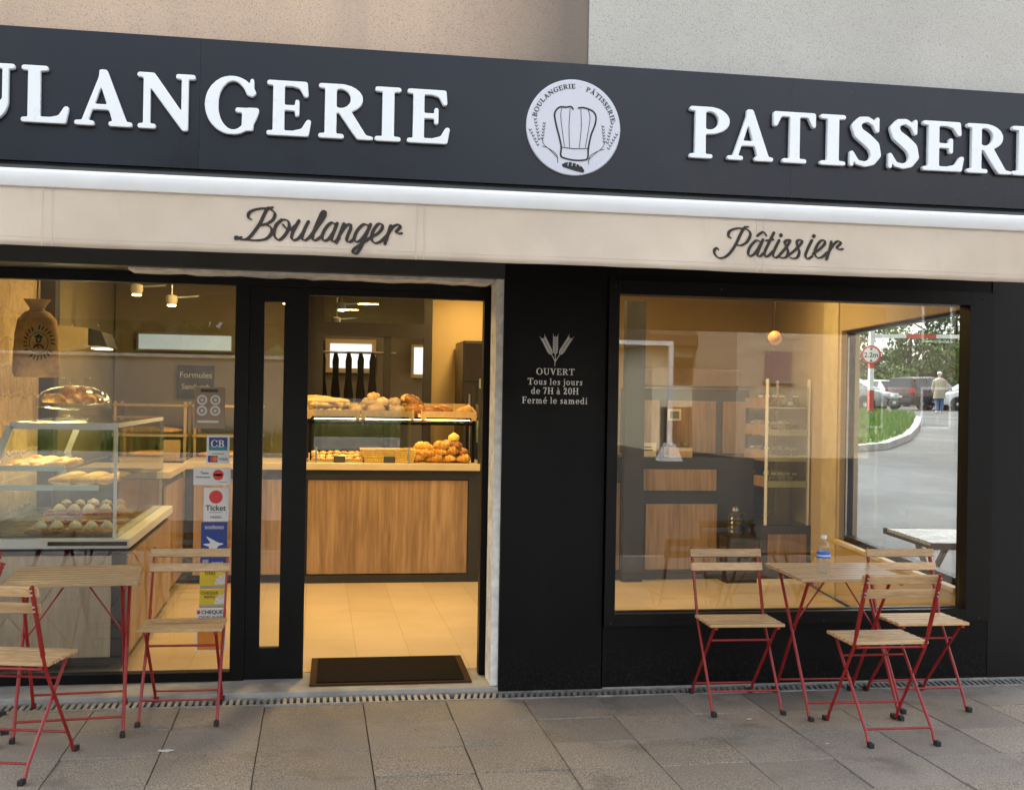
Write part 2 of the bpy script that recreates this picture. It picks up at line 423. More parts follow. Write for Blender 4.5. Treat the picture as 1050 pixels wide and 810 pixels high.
def G_(c):
    """serif capitals, small letters and digits, drawn from strokes and slabs; returns (Ink, advance)"""
    sv = .07
    def ink(w, y0=-.05, y1=1.05): return Ink(-.08, y0, w + .1, y1)
    def serif(k, a, b, y): k.rect(a, y - (sv if y > .5 else 0), b, y + (0 if y > .5 else sv))
    def stem(k, x, y0=0, y1=1, w=.2): k.rect(x, y0, x + w, y1)
    if c == 'L':
        k = ink(.82); stem(k, .12); serif(k, 0, .45, 1); k.rect(0, 0, .5, sv); k.poly([(.3, 0), (.78, 0), (.83, .3), (.76, .3), (.66, .13), (.5, .09), (.3, .09)]); return k, .86
    if c == 'A':
        k = ink(1.02); k.poly([(.11, .03), (.21, .03), (.5, .82), (.47, .98)]); k.poly([(.43, 1), (.56, 1), (.95, .03), (.71, .03), (.43, .82)]); k.rect(.24, .29, .74, .37)
        serif(k, 0, .34, 0); serif(k, .62, 1.03, 0); return k, 1.04
    if c == 'N':
        k = ink(1.03); stem(k, .1, 0, 1, .11); stem(k, .8, 0, 1, .11); k.poly([(.02, 1), (.28, 1), (.91, .16), (.91, -.02), (.82, -.02)]); serif(k, -.02, .28, 1); serif(k, 0, .32, 0); serif(k, .69, 1.03, 1); return k, 1.06
    if c == 'G':
        k = ink(.98); k.ring(.5, .5, .5, .53, .29, .455, .52); k.poly([(.6, .46), (1.2, .46), (1.2, .75), (.72, .69)], True); k.rect(.7, .05, .9, .44); k.rect(.57, .385, 1., .455); k.rect(.84, .68, .9, 1.); return k, 1.02
    if c == 'E':
        k = ink(.82); stem(k, .12); k.rect(0, 0, .5, sv); k.rect(0, 1 - sv, .5, 1)
        k.poly([(.3, 1), (.75, 1), (.77, .73), (.7, .73), (.62, .88), (.5, .915), (.3, .915)]); k.poly([(.3, 0), (.78, 0), (.83, .3), (.76, .3), (.66, .13), (.5, .085), (.3, .085)])
        k.rect(.3, .47, .56, .55); k.rect(.53, .36, .6, .66); return k, .86
    if c in 'RPBD':
        k = ink(1.0); stem(k, .12); serif(k, 0, .46, 0); serif(k, 0, .4, 1)
        if c == 'D':
            k.ring(.36, .5, .56, .5, .34, .42, keep=(.3, -1, 9, 9)); k.rect(.25, 0, .4, .08); k.rect(.25, .92, .4, 1); return k, .96
        if c == 'B':
            k.ring(.4, .75, .37, .25, .18, .18, keep=(.3, -1, 9, 9)); k.ring(.42, .27, .42, .27, .21, .19, keep=(.3, -1, 9, 9)); k.rect(.3, .47, .45, .54); k.rect(.3, 0, .45, .08); k.rect(.3, .93, .45, 1); return k, .88
        k.ring(.4, .74, .41, .26, .2, .185, keep=(.3, -1, 9, 9)); k.rect(.3, .925, .42, 1); k.rect(.3, .48, .42, .555)
        if c == 'R': k.poly([(.36, .5), (.58, .52), (.88, .07), (1.02, .05), (1.02, 0), (.72, 0)]); return k, 1.0
        return k, .85
    if c == 'I':
        k = ink(.46); stem(k, .13); serif(k, 0, .46, 0); serif(k, 0, .46, 1); return k, .5
    if c == 'T':
        k = ink(.92); stem(k, .36); serif(k, .2, .72, 0); k.rect(.02, .92, .9, 1); k.poly([(0, 1), (.1, 1), (.16, .92), (.06, .72), (0, .72)]); k.poly([(.92, 1), (.82, 1), (.76, .92), (.86, .72), (.92, .72)]); return k, .94
    if c == 'S':
        k = ink(.7); k.stroke([(.6, .74, .035), (.54, .88, .04), (.4, .955, .045), (.24, .93, .06), (.15, .8, .085), (.22, .66, .105), (.38, .55, .115), (.53, .42, .115), (.58, .25, .095), (.5, .1, .06), (.35, .045, .045), (.18, .08, .04), (.08, .24, .035)])
        k.rect(.575, .7, .635, 1); k.rect(.035, 0, .095, .3); return k, .72
    if c == 'O':
        k = ink(1.06); k.ring(.53, .5, .53, .53, .31, .455); return k, 1.1
    if c == 'U':
        k = ink(1.); stem(k, .12, .35); serif(k, 0, .46, 1); stem(k, .78, .35, 1, .1); serif(k, .66, 1.0, 1); k.ring(.5, .36, .38, .38, .2, .29, .53, keep=(0, -1, 2, .36)); return k, 1.02
    if c == 'V':
        k = ink(1.); k.poly([(.08, .98), (.32, .98), (.58, .22), (.5, 0), (.44, 0)]); k.poly([(.78, .98), (.88, .98), (.56, 0), (.48, 0), (.5, .2)]); serif(k, 0, .42, 1); serif(k, .66, 1., 1); return k, 1.
    if c == 'H':
        k = ink(1.); stem(k, .1); stem(k, .68); k.rect(.2, .46, .8, .54); [serif(k, a, b, y) for a, b in ((0, .4), (.58, .98)) for y in (0, 1)]; return k, 1.04
    if c == 'F':
        k = ink(.78); stem(k, .12); serif(k, 0, .46, 0); k.rect(0, .92, .72, 1); k.rect(.67, .7, .74, 1); k.rect(.3, .46, .56, .54); k.rect(.52, .36, .58, .64); return k, .8
    if c == 'M':
        k = ink(1.2); stem(k, .1, 0, 1, .12); stem(k, .92, 0, 1, .18); k.poly([(.06, 1), (.3, 1), (.62, .25), (.58, .02), (.54, .02)]); k.poly([(.95, 1), (1.0, 1), (.6, .02), (.54, .02), (.56, .24)]); serif(k, 0, .32, 0); serif(k, .82, 1.2, 0); return k, 1.24
    if c == 'C':
        k = ink(.9); k.ring(.5, .5, .5, .53, .29, .455, .52); k.poly([(.6, .4), (1.2, .28), (1.2, .72), (.72, .69)], True); k.rect(.82, .68, .88, 1.); return k, .94
    if c == 'Q':
        k = ink(1.06, -.25); k.ring(.53, .5, .53, .53, .31, .455); k.stroke([(.5, .05, .05), (.8, -.12, .06), (1., -.1, .04)]); return k, 1.1
    if c == 'J':
        k = ink(.6); stem(k, .25, .2); serif(k, .1, .6, 1); k.stroke([(.35, .25, .1), (.28, .06, .07), (.08, .08, .07)]); return k, .62
    if c == '7':
        k = ink(.6); k.rect(.02, .88, .58, 1); k.rect(.02, .76, .1, 1); k.poly([(.42, .9), (.58, .96), (.34, 0), (.12, 0)]); return k, .64
    if c == '2':
        k = ink(.66); k.stroke([(.1, .74, .07), (.2, .92, .06), (.4, .92, .09), (.47, .72, .1), (.34, .42, .08), (.1, .1, .06)]); k.rect(.04, 0, .6, .15); k.rect(.52, 0, .6, .28); return k, .68
    if c == '0':
        k = ink(.68); k.ring(.34, .5, .34, .52, .15, .42); return k, .7
    if c == ',':
        k = ink(.2, -.25); k.stroke([(.1, .06, .08), (.05, -.12, .03)]); return k, .28
    if c == '.':
        k = ink(.2); k.stroke([(.1, .45, .055), (.1, .45, .055)]); return k, .34
    # lower case, x-height .66
    w = .15
    if c in 'oeéc':
        k = ink(.64); k.ring(.32, .33, .32, .35, .15, .26)
        if c != 'o':
            k.poly([(.3, .16), (.9, .12), (.9, .32), (.3, .3)], True)
            if c != 'c': k.rect(.12, .3, .63, .38)
            else: k.poly([(.4, .3), (.9, .3), (.9, .5), (.4, .46)], True)
        if c == 'é': k.stroke([(.27, .78, .04), (.45, .98, .06)])
        return k, .68
    if c in 'aà':
        k = ink(.62); stem(k, .34, 0, .5, w); k.stroke([(.42, .46, .08), (.32, .6, .06), (.16, .58, .055), (.08, .5, .06)]); k.ring(.24, .19, .24, .21, .1, .11); k.rect(.34, 0, .62, .06)
        if c == 'à': k.stroke([(.18, .98, .06), (.36, .78, .04)])
        return k, .66
    if c in 'uij':
        if c == 'u':
            k = ink(.7); stem(k, .1, .15, .66, w); stem(k, .46, 0, .66, w); k.rect(0, .6, .2, .66); k.rect(.38, .6, .5, .66); k.stroke([(.18, .15, .075), (.28, .06, .06), (.5, .14, .05)]); k.rect(.46, 0, .7, .06); return k, .74
        k = ink(.36, -.3); k.stroke([(.19, .88, .09), (.19, .88, .09)]); k.rect(0, .6, .2, .66)
        if c == 'i': stem(k, .1, 0, .66, w); k.rect(0, 0, .36, .06); return k, .4
        stem(k, .12, -.1, .66, w); k.stroke([(.2, -.1, .07), (.1, -.22, .05), (-.02, -.18, .05)]); return k, .38
    if c == 'l':
        k = ink(.36); stem(k, .1, 0, 1., w); k.rect(0, 0, .36, .06); k.rect(0, .94, .2, 1.); return k, .4
    if c == 'd':
        k = ink(.7); k.ring(.3, .33, .3, .35, .14, .26); stem(k, .44, 0, 1., w); k.rect(.34, .94, .55, 1.); k.rect(.44, 0, .7, .06); return k, .74
    if c in 'rnm':
        W = {'r': .5, 'n': .74, 'm': 1.1}[c]; k = ink(W); stem(k, .1, 0, .66, w); k.rect(0, .6, .2, .66); k.rect(0, 0, .36, .06)
        if c == 'r': k.stroke([(.2, .48, .05), (.32, .58, .06), (.43, .54, .085)]); return k, .52
        n = 1 if c == 'n' else 2
        for j in range(n):
            x = .1 + .36 * j; k.stroke([(x + .08, .46, .05), (x + .24, .6, .06), (x + .42, .5, .075)]); stem(k, x + .35, 0, .5, w); k.rect(x + .27, 0, x + .6, .06)
        return k, W + .04
    if c == 't':
        k = ink(.42); stem(k, .1, .1, .86, w); k.rect(0, .58, .4, .66); k.stroke([(.18, .12, .075), (.27, .05, .055), (.4, .1, .04)]); return k, .44
    if c == 's':
        k = ink(.5); k.stroke([(.4, .54, .05), (.26, .61, .05), (.12, .52, .07), (.22, .38, .085), (.36, .27, .085), (.38, .12, .065), (.24, .04, .05), (.07, .11, .05)]); k.rect(.39, .46, .45, .66); k.rect(.03, 0, .09, .2); return k, .54
    return None, .4
GC = {}
def glyph(c):
    acc = None
    if c == 'Â': c, acc = 'A', 'c'
    if (c, acc) not in GC:
        k, adv = G_(c)
        if k is None: GC[(c, acc)] = ([], adv)
        else:
            L = k.loops(blur=2 if c.isupper() else 1)
            if acc:
                a = Ink(.2, 1.0, .8, 1.4); a.stroke([(.3, 1.1, .04), (.5, 1.27, .06), (.72, 1.1, .04)]); L = L + a.loops(1)
            GC[(c, acc)] = (L, adv)
    return GC[(c, acc)]
def outline_mesh(name, loops, extrude=.002, bevel=0., bres=2):
    cu = bpy.data.curves.new(name, 'CURVE'); cu.dimensions = '2D'; cu.fill_mode = 'BOTH'
    cu.extrude = extrude; cu.bevel_depth = bevel; cu.bevel_resolution = bres
    if bevel: cu.offset = -bevel * .35
    for L in loops:
        sp = cu.splines.new('POLY'); sp.points.add(len(L) - 1); sp.use_cyclic_u = True
        for p, (x, y) in zip(sp.points, L): p.co = (x, y, 0, 1)
    o = bpy.data.objects.new('tmp', cu); COL.objects.link(o)
    dg = bpy.context.evaluated_depsgraph_get(); dg.update()
    me = bpy.data.meshes.new_from_object(o.evaluated_get(dg)); bpy.data.objects.remove(o); bpy.data.curves.remove(cu)
    me.name = name
    return me
FRONT = Matrix.Rotation(rad(90), 4, 'X')        # drawing plane -> a face looking towards -Y
def place_outline(name, loops, mat, parent, origin, extrude=.0015, bevel=0., M=FRONT, smooth=False):
    me = outline_mesh(name, loops, extrude, bevel)
    me.transform(Matrix.Translation(origin) @ M)
    return link(name, me, mat, parent, smooth)
def text_loops(s, size, x=0., y=0., track=.06, squeeze=1.):
    out = []; cx = 0.
    for c in s:
        if c == ' ': cx += .38; continue
        L, adv = glyph(c)
        out += [[(x + (cx + px) * size * squeeze, y + py * size) for px, py in l] for l in L]
        cx += adv + track
    return out, cx * size * squeeze
def ctext(s, size, x, y, **k):
    _, w = text_loops(s, size, **k); return text_loops(s, size, x - w / 2, y, **k)[0]
def disc(cx, cy, r, n=28, ry=None):
    return [(cx + r * math.cos(2 * PI * i / n), cy + (ry or r) * math.sin(2 * PI * i / n)) for i in range(n)]
def rectl(a, b, c, d): return [(a, b), (c, b), (c, d), (a, d)]
def smooth_path(P, n=6):
    out = []
    for i in range(len(P) - 1):
        p0, p1, p2, p3 = P[max(i - 1, 0)], P[i], P[i + 1], P[min(i + 2, len(P) - 1)]
        for t in [j / n for j in range(n)]:
            out.append(tuple(.5 * (2 * p1[a] + (p2[a] - p0[a]) * t + (2 * p0[a] - 5 * p1[a] + 4 * p2[a] - p3[a]) * t * t + (3 * p1[a] - p0[a] - 3 * p2[a] + p3[a]) * t ** 3) for a in (0, 1)))
    out.append(P[-1]); return out
def sans(s, size, loc, mat, parent, name='lettering', align='CENTER', bold=0.):
    cu = bpy.data.curves.new('t', 'FONT'); cu.body = s; cu.size = size; cu.extrude = .0004; cu.align_x = align; cu.offset = bold
    o = bpy.data.objects.new('tmp', cu); COL.objects.link(o)
    dg = bpy.context.evaluated_depsgraph_get(); dg.update()
    me = bpy.data.meshes.new_from_object(o.evaluated_get(dg)); bpy.data.objects.remove(o); bpy.data.curves.remove(cu)
    me.transform(Matrix.Translation(loc) @ FRONT)
    return link(name, me, mat, parent)
# ================================================================== camera, light, sky
cam = bpy.data.cameras.new('camera'); co = bpy.data.objects.new('camera', cam); COL.objects.link(co)
FPX, YAW, ROLL, PITCH = 1178., rad(9.64), math.atan(.017), math.atan(3 / 1178.)
cam.sensor_fit = 'HORIZONTAL'; cam.sensor_width = 36; cam.lens = FPX / 1050 * 36; cam.clip_end = 800; cam.clip_start = .05
fw = Vector((math.sin(YAW) * math.cos(PITCH), math.cos(YAW) * math.cos(PITCH), math.sin(PITCH)))
rt0 = Vector((math.cos(YAW), -math.sin(YAW), 0)); up0 = rt0.cross(fw)
rt = rt0 * math.cos(ROLL) + up0 * math.sin(ROLL); up = up0 * math.cos(ROLL) - rt0 * math.sin(ROLL)
M = Matrix((rt, up, -fw)).transposed().to_4x4(); M.translation = (-.983, -5.787, 1.5); co.matrix_world = M
SC.camera = co
SC.view_settings.view_transform = 'Standard'; SC.view_settings.look = 'None'; SC.view_settings.gamma = 1
SC.view_settings.exposure = 2.25
SC.render.engine = 'CYCLES'
cy = SC.cycles
cy.use_denoising = True
try: cy.denoiser = 'OPENIMAGEDENOISE'
except Exception: pass
cy.max_bounces = 9; cy.diffuse_bounces = 4; cy.glossy_bounces = 4; cy.transparent_max_bounces = 24
cy.caustics_reflective = False; cy.caustics_refractive = False; cy.sample_clamp_indirect = 6
W = bpy.data.worlds.new('World'); SC.world = W; W.use_nodes = True
nt = W.node_tree; bg = next(n for n in nt.nodes if n.type == 'BACKGROUND')
sky = nt.nodes.new('ShaderNodeTexSky'); sky.sky_type = 'NISHITA'; sky.sun_disc = False
sky.sun_elevation = rad(52); sky.sun_rotation = rad(335); sky.dust_density = 4; sky.air_density = 1.; sky.ozone_density = 1
hs = nt.nodes.new('ShaderNodeHueSaturation'); hs.inputs['Saturation'].default_value = .28
nt.links.new(sky.outputs[0], hs.inputs['Color']); nt.links.new(hs.outputs[0], bg.inputs['Color'])
bg.inputs['Strength'].default_value = .15
sl = bpy.data.lights.new('sun', 'SUN'); sl.energy = 1.35; sl.angle = rad(25); sl.color = (1, .96, .9)
so = bpy.data.objects.new('sun', sl); COL.objects.link(so)
d = Vector((math.sin(rad(335)) * math.cos(rad(52)), math.cos(rad(335)) * math.cos(rad(52)), math.sin(rad(52))))
so.rotation_euler = d.to_track_quat('Z', 'Y').to_euler(); so.location = (0, -10, 30)

# ================================================================== materials
black = plain('black_paint', (.0032, .0034, .0042), .45, var=.35, nscale=3, bmp=.04, bscale=60, spec=.3)
def dusty_black():
    m, nt, b = new_mat('black_paint'); v = coords(nt, rnd=False)
    n = noise(nt, v, 2.2, 5, .65); f = noise(nt, v, 60, 3, .7); st = noise(nt, coords(nt, (1, 1, .06), rnd=False), 9, 4, .6)
    c = ramp(nt, n, [(.3, (.0008, .0009, .0012)), (.7, (.0019, .002, .0025))])
    c = mixc(nt, ramp(nt, st, [(.58, 0.), (.78, .35)]), c, (.006, .0058, .0055))
    sx = nt.nodes.new('ShaderNodeSeparateXYZ'); nt.links.new(v, sx.inputs[0])
    mr = nt.nodes.new('ShaderNodeMapRange'); mr.inputs['From Min'].default_value = .3; mr.inputs['From Max'].default_value = .0; nt.links.new(sx.outputs[2], mr.inputs['Value'])
    ml = nt.nodes.new('ShaderNodeMath'); ml.operation = 'MULTIPLY'; nt.links.new(mr.outputs[0], ml.inputs[0]); nt.links.new(ramp(nt, f, [(.48, 0.), (.66, .5)]), ml.inputs[1])
    c = mixc(nt, ml.outputs[0], c, (.03, .027, .023))
    nt.links.new(c, b.inputs['Base Color']); nt.links.new(ramp(nt, n, [(.3, .34), (.7, .58)]), b.inputs['Roughness']); b.inputs['Specular IOR Level'].default_value = .17
    bump(nt, b, mixc(nt, .3, n, f), .06, .006); return m
black = dusty_black()
black_frame = plain('black_aluminium', (.0012, .0012, .0015), .42, var=.3, spec=.22)
sign_m = plain('sign_lacquer', (.006, .0088, .017), .3, var=.3, nscale=1.6, spec=.36)
shutter_m = plain('shutter_grey', (.03, .032, .033), .5, var=.3, nscale=5)
white = plain('white_lacquer', (.76, .775, .785), .35, var=.03)
letter_m = plain('letter_acrylic', (.82, .855, .875), .3, var=.02)
plaster = plain('white_plaster', (.74, .73, .69), .9, var=.25, nscale=14, bmp=.4)
concrete = plain('pale_concrete', (.33, .32, .3), .85, var=.25, nscale=7, bmp=.4, bscale=120)
steel = plain('steel', (.42, .42, .41), .38, metal=.9, var=.25, nscale=12)
grate_m = plain('galvanised', (.3, .3, .29), .6, metal=.4, var=.3, nscale=20)
dark = plain('dark_void', (.006, .006, .006), .8)
red = plain('red_enamel', (.27, .012, .011), .4, var=.22, nscale=14)
cap_m = plain('black_rubber', (.012, .012, .012), .6)
acacia = wood('acacia_slats', (.72, .5, .26), (.36, .21, .095), (1.5, 16, 16), .5)
acacia_d = wood('acacia_weathered', (.5, .35, .2), (.24, .15, .08), (1.5, 16, 16), .35)
oak = wood('oak_panel', (.44, .29, .16), (.15, .085, .042), (6, 6, .45), .45, 1.25)
pine = wood('pine', (.6, .42, .22), (.42, .27, .12), (9, 9, 1), .55)
ink = plain('black_ink', (.02, .02, .022), .7)
brown_ink = plain('brown_ink', (.035, .028, .024), .9)
valance_m = fabric_mat('valance_cloth', (.74, .635, .515), .18)
cloth_m = fabric_mat('awning_cloth', (.5, .43, .36), .3)
glass = glass_mat('window_glass', (.96, .97, .96), 1.62)
glass_s = glass_mat('shelf_glass', (.9, .95, .93), 1.5)
paint_txt = plain('sign_writing', (.72, .72, .7), .6, var=.05)
ochre = plain('ochre_wall', (.5, .36, .165), .85, var=.06, nscale=2, bmp=.1)
cream_wall = plain('cream_wall', (.5, .38, .22), .85, var=.06, nscale=2)
olive_wall = plain('green_grey_wall', (.2, .17, .1), .85, var=.15, nscale=2)  # one even muted olive tone
darkwood = plain('anthracite_laminate', (.022, .022, .021), .45, var=.2)

# ================================================================== ground
def strip(name, pts, z0, z1, mat, kind='structure'):
    m = MB(); m.prism(pts, z0, z1, 'z'); return tag(m.build(name, mat), kind=kind)
asph = asphalt_mat(); wet = asphalt_mat('wet_asphalt', 1.)
m = MB(); m.face([(-300, -300, -.3), (300, -300, -.3), (300, 300, -.3), (-300, 300, -.3)])
tag(m.build('ground', plain('earth', (.12, .12, .09), .95, var=.3, nscale=.2)), kind='structure')
m = MB(); m.box(-60, -34, -.28, 60, -4.95, -.12); tag(m.build('road', asph), kind='structure')
m = MB(); m.box(-60, -4.93, -.28, 60, -4.8, -.005, .01); tag(m.build('kerb', concrete), kind='structure')
m = MB(); m.box(-60, -4.79, -.28, 60, -.137, -.0095)
tag(m.build('pavement_bed', plain('joint_sand', (.045, .038, .03), .95, var=.3, nscale=30)), kind='structure')
# paving slabs, one sheet of separate slabs with open joints
xs = [-1.99 - .392 * i for i in range(12, 0, -1)] + [-1.99, -1.60, -1.205, -.735, -.33, .055, .435, .825, 1.2, 1.585] + [1.585 + .385 * i for i in range(1, 14)]
ys = [-.137, -.5, -.875, -1.235, -1.59, -1.95, -2.31, -2.67, -3.03, -3.39, -3.75, -4.11, -4.47, -4.79]
bm = bmesh.new(); lay = bm.loops.layers.float_color.new('tone'); R = random.Random(3)
for j, (ya, yb) in enumerate(zip(ys, ys[1:])):
    for i, (xa, xb) in enumerate(zip(xs, xs[1:])):
        g = R.uniform(.001, .0028); z = R.uniform(-.0025, .002); tx, ty = R.uniform(-.0025, .0025), R.uniform(-.0025, .0025)
        X0, X1, Y0, Y1 = xa + g, xb - g, yb + g, ya - g
        top = [(X0 + .0015, Y0 + .0015), (X1 - .0015, Y0 + .0015), (X1 - .0015, Y1 - .0015), (X0 + .0015, Y1 - .0015)]
        edge = [(X0, Y0), (X1, Y0), (X1, Y1), (X0, Y1)]
        sx = [(-1, -1), (1, -1), (1, 1), (-1, 1)]
        T = [bm.verts.new((x, y, z + tx * a + ty * b)) for (x, y), (a, b) in zip(top, sx)]
        E_ = [bm.verts.new((x, y, z - .003 + tx * a + ty * b)) for (x, y), (a, b) in zip(edge, sx)]
        Bt = [bm.verts.new((x, y, -.05)) for x, y in edge]
        F = [bm.faces.new(T)]
        for k in range(4):
            F.append(bm.faces.new([E_[k], E_[(k + 1) % 4], T[(k + 1) % 4], T[k]])); F.append(bm.faces.new([Bt[k], Bt[(k + 1) % 4], E_[(k + 1) % 4], E_[k]]))
        tone = R.uniform(.3, .72); xm = (xa + xb) / 2
        # exposed-aggregate slabs lie one row out from the wall, smooth slabs along it
        rough = R.uniform(.75, 1.) if (j >= 2 and xm < .8) or (j >= 2 and xm > 1.9) or (j == 1 and xm > 2.3) or j >= 4 else R.uniform(0., .2)
        if j == 0 and .8 < xm < 1.2: tone = .95
        if j == 0 and 1.2 < xm < 1.5: tone = .12
        for f in F:
            for l in f.loops: l[lay] = (tone, rough, 0, 1)
me = bpy.data.meshes.new('pavement'); bm.to_mesh(me); bm.free()
tag(link('pavement', me, paving_mat()), kind='structure')
R = random.Random(11)
gum = plain('trodden_paper', (.5, .48, .44), .8)
for i, (x, y, r) in enumerate([(-1.58, -.81, .028), (1.06, -.62, .012), (1.26, -1.03, .009)]):
    m = MB(); m.prism([(r * (1 + .35 * math.sin(3 * a)) * math.cos(a), r * .55 * (1 + .3 * math.cos(5 * a)) * math.sin(a)) for a in [k * PI / 7 for k in range(14)]], .001, .004, 'z')
    tag(m.build('litter_scrap', gum, loc=(x, y, 0)), ['flat scrap of pale paper trodden on the pavement left of the doormat', 'tiny pale scrap on the pavement beneath the chair left of the right-hand table', 'tiny white scrap on the pavement in front of the two-chair table'][i], 'litter')

# drain along the wall foot
dg_ = thing('drain_grate', 'long galvanised slotted drain grate running along the foot of the shopfront', 'drain', (0, 0, 0))
m = MB(); m.box(-4, -.132, -.02, 3.4, -.122, .004); m.box(-4, -.012, -.02, 3.4, -.002, .004)
x = -4
while x < 3.35:
    sl_ = .022 if x > -.3 else .0
    m.prism([(x, -.122), (x + .017, -.122), (x + .017 + sl_, -.012), (x + sl_, -.012)], -.008, .002, 'z'); x += .032
m.build('bars', grate_m, dg_)
B1('channel', (-4, -.121, -.06, 3.4, -.013, -.03), dark, dg_)

# doorstep strip
m = MB(); m.box(-4, 0.0, -.02, -.046, .40, .028, .006); tag(m.build('doorstep', concrete), kind='structure')
m = MB(); m.box(.5, -.001, -.02, 3.0, .03, .012); tag(m.build('plinth_strip', concrete), kind='structure')

# ================================================================== upper walls
peach = stucco('peach_render', (.66, .49, .36), (.46, .34, .27), (-.3, .42, (.15, .13, .112))); grey = stucco('grey_render', (.56, .54, .49))
def label_box(name, b, mat, label, cat): return tag(B1(name, b, mat), label, cat)
label_box('rendered_wall', (-6, .03, 2.58, .374, .3, 7.5), peach, 'peach rendered upper wall above the left half of the shop sign', 'wall')
label_box('rendered_wall', (.376, .02, 2.58, 3.05, .3, 7.5), grey, 'pale grey rendered upper wall above the right half of the shop sign', 'wall')

# ================================================================== sign board
sg = thing('sign_board', 'long dark grey shop fascia reading BOULANGERIE and PATISSERIE around a round white emblem', 'sign', (0, 0, 0))
for a, b in ((-4.6, -1.563), (-1.5622, 1.45), (1.4506, 3.04)):
    m = MB(); m.box(a, -.085, 2.575, b, .0, 3.203); m.build('panel', sign_m, sg)
m = MB(); m.box(-4.6, -.07, 2.535, 3.04, .0, 2.573); m.build('under_trim', dark, sg)
def sign_letter(c, x0, x1, zb=2.752, h=.262):
    L, adv = glyph(c)
    xs_ = [p[0] for l in L for p in l]; a, b = min(xs_), max(xs_); k = (x1 - x0) / (b - a)
    LL = [[((px - a) * k, py * h) for px, py in l] for l in L]
    me = outline_mesh('letter', LL, .011, .0042, 2); me.transform(FRONT)
    link('letter', me, letter_m, sg, True, (x0, -.1025, zb))
for c, a, b in (('B', -3.17, -2.93), ('O', -2.905, -2.63), ('U', -2.63, -2.392), ('L', -2.368, -2.15), ('A', -2.13, -1.862), ('N', -1.848, -1.575), ('G', -1.536, -1.276), ('E', -1.245, -1.028), ('R', -.998, -.727), ('I', -.725, -.592), ('E', -.567, -.35)):
    sign_letter(c, a + .002, b - .008)
for c, a, b in (('P', .883, 1.108), ('A', 1.087, 1.349), ('T', 1.338, 1.582), ('I', 1.597, 1.75), ('S', 1.764, 1.95), ('S', 1.982, 2.167), ('E', 2.178, 2.428), ('R', 2.434, 2.708), ('I', 2.7, 2.85), ('E', 2.88, 3.09)):
    sign_letter(c, a + .003, b - .012)
# emblem
EX, EZ, ER = .277, 2.874, .244
m = MB(); m.lathe([(ER - .004, 0), (ER, .004), (ER, .012)], (EX, -.0985, EZ), 64, 'y'); em = m.build('emblem', plain('emblem_white', (.6, .62, .68), .4, var=.02), sg, True)
E0 = Vector((EX, -.0995, EZ))
def emblem(name, loops): place_outline(name, loops, ink, em, E0, .0008)
ring = []
def arc_text(s, r, size, a0, a1):
    adv = [(.38 if c == ' ' else glyph(c)[1]) for c in s]; tot = sum(adv); a = a0
    for c, w in zip(s, adv):
        step = (a1 - a0) * w / tot; am = rad(a + step / 2)
        if c != ' ':
            for l in glyph(c)[0]:
                ring.append([(r2 * math.sin(th), r2 * math.cos(th)) for px, py in l for th, r2 in [(am + (px - w / 2) * size / r, r + py * size)]])
        a += step
for w_, a_, b_ in (('BOULANGERIE', -78, 2), ('.', 8, 11), ('PÂTISSERIE', 17, 80)):
    ring.clear(); arc_text(w_, .197, .0235, a_, b_); emblem('lettering' if len(w_) > 1 else 'dot', ring)
k = Ink(-.13, -.14, .13, .12, 1700)
def q(px, py): return ((px - 357) / 742 * .55 * 1.0, (405 - py) / 810 * .6 * .985)     # emblem sketch units
def st(P, r): k.stroke([(*p, r) for p in smooth_path([q(*p) for p in P])])
st([(350, 278), (335, 262), (300, 268), (262, 268), (232, 292), (222, 330), (235, 395), (258, 480), (272, 545), (270, 605), (300, 622), (365, 632), (430, 628), (458, 612), (462, 545), (480, 450), (505, 380), (512, 325), (495, 290), (460, 272), (420, 264), (388, 268)], .0042)
st([(272, 545), (360, 552), (462, 545)], .0018)
for P in ([(272, 275), (265, 330), (280, 450), (295, 540)], [(330, 275), (324, 400), (330, 545)], [(405, 275), (410, 400), (398, 545)], [(455, 275), (470, 330), (455, 450), (440, 540)]): st(P, .0013)
emblem('chef_hat', k.loops(1))
k = Ink(-.07, -.23, .07, -.14, 1700)
k.poly([q(*p) for p in ((278, 665), (300, 652), (330, 645), (380, 655), (420, 675), (437, 700), (430, 716), (380, 708), (320, 692), (285, 682))])
for x in (322, 350, 378, 405): k.poly([q(x, 640), q(x + 7, 640), q(x + 1, 676), q(x - 4, 672)], True)
emblem('loaf', k.loops(1))
for sgn in (-1, 1):
    k = Ink(min(sgn * .21, sgn * .06), -.19, max(sgn * .21, sgn * .06), .03, 1700)
    def sv(P, r): k.stroke([(sgn * abs(x), y, r) for x, y in smooth_path([q(*p) for p in P])])
    sv([(250, 655), (240, 600), (185, 560), (140, 545)], .0014); sv([(250, 625), (200, 575), (150, 530), (140, 490)], .0012)
    for bx, by, tx, ty, n in ((140, 495, 152, 390, 6), (118, 500, 88, 365, 7), (110, 540, 55, 440, 6)):
        for i in range(n):
            t = i / (n - 1); x, y = bx + (tx - bx) * t, by + (ty - by) * t
            sv([(x - 8, y - 6), (x - 2, y + 3)], .0018); sv([(x + 8, y - 8), (x + 2, y + 2)], .0018)
    emblem('wheat_sprig', k.loops(1))

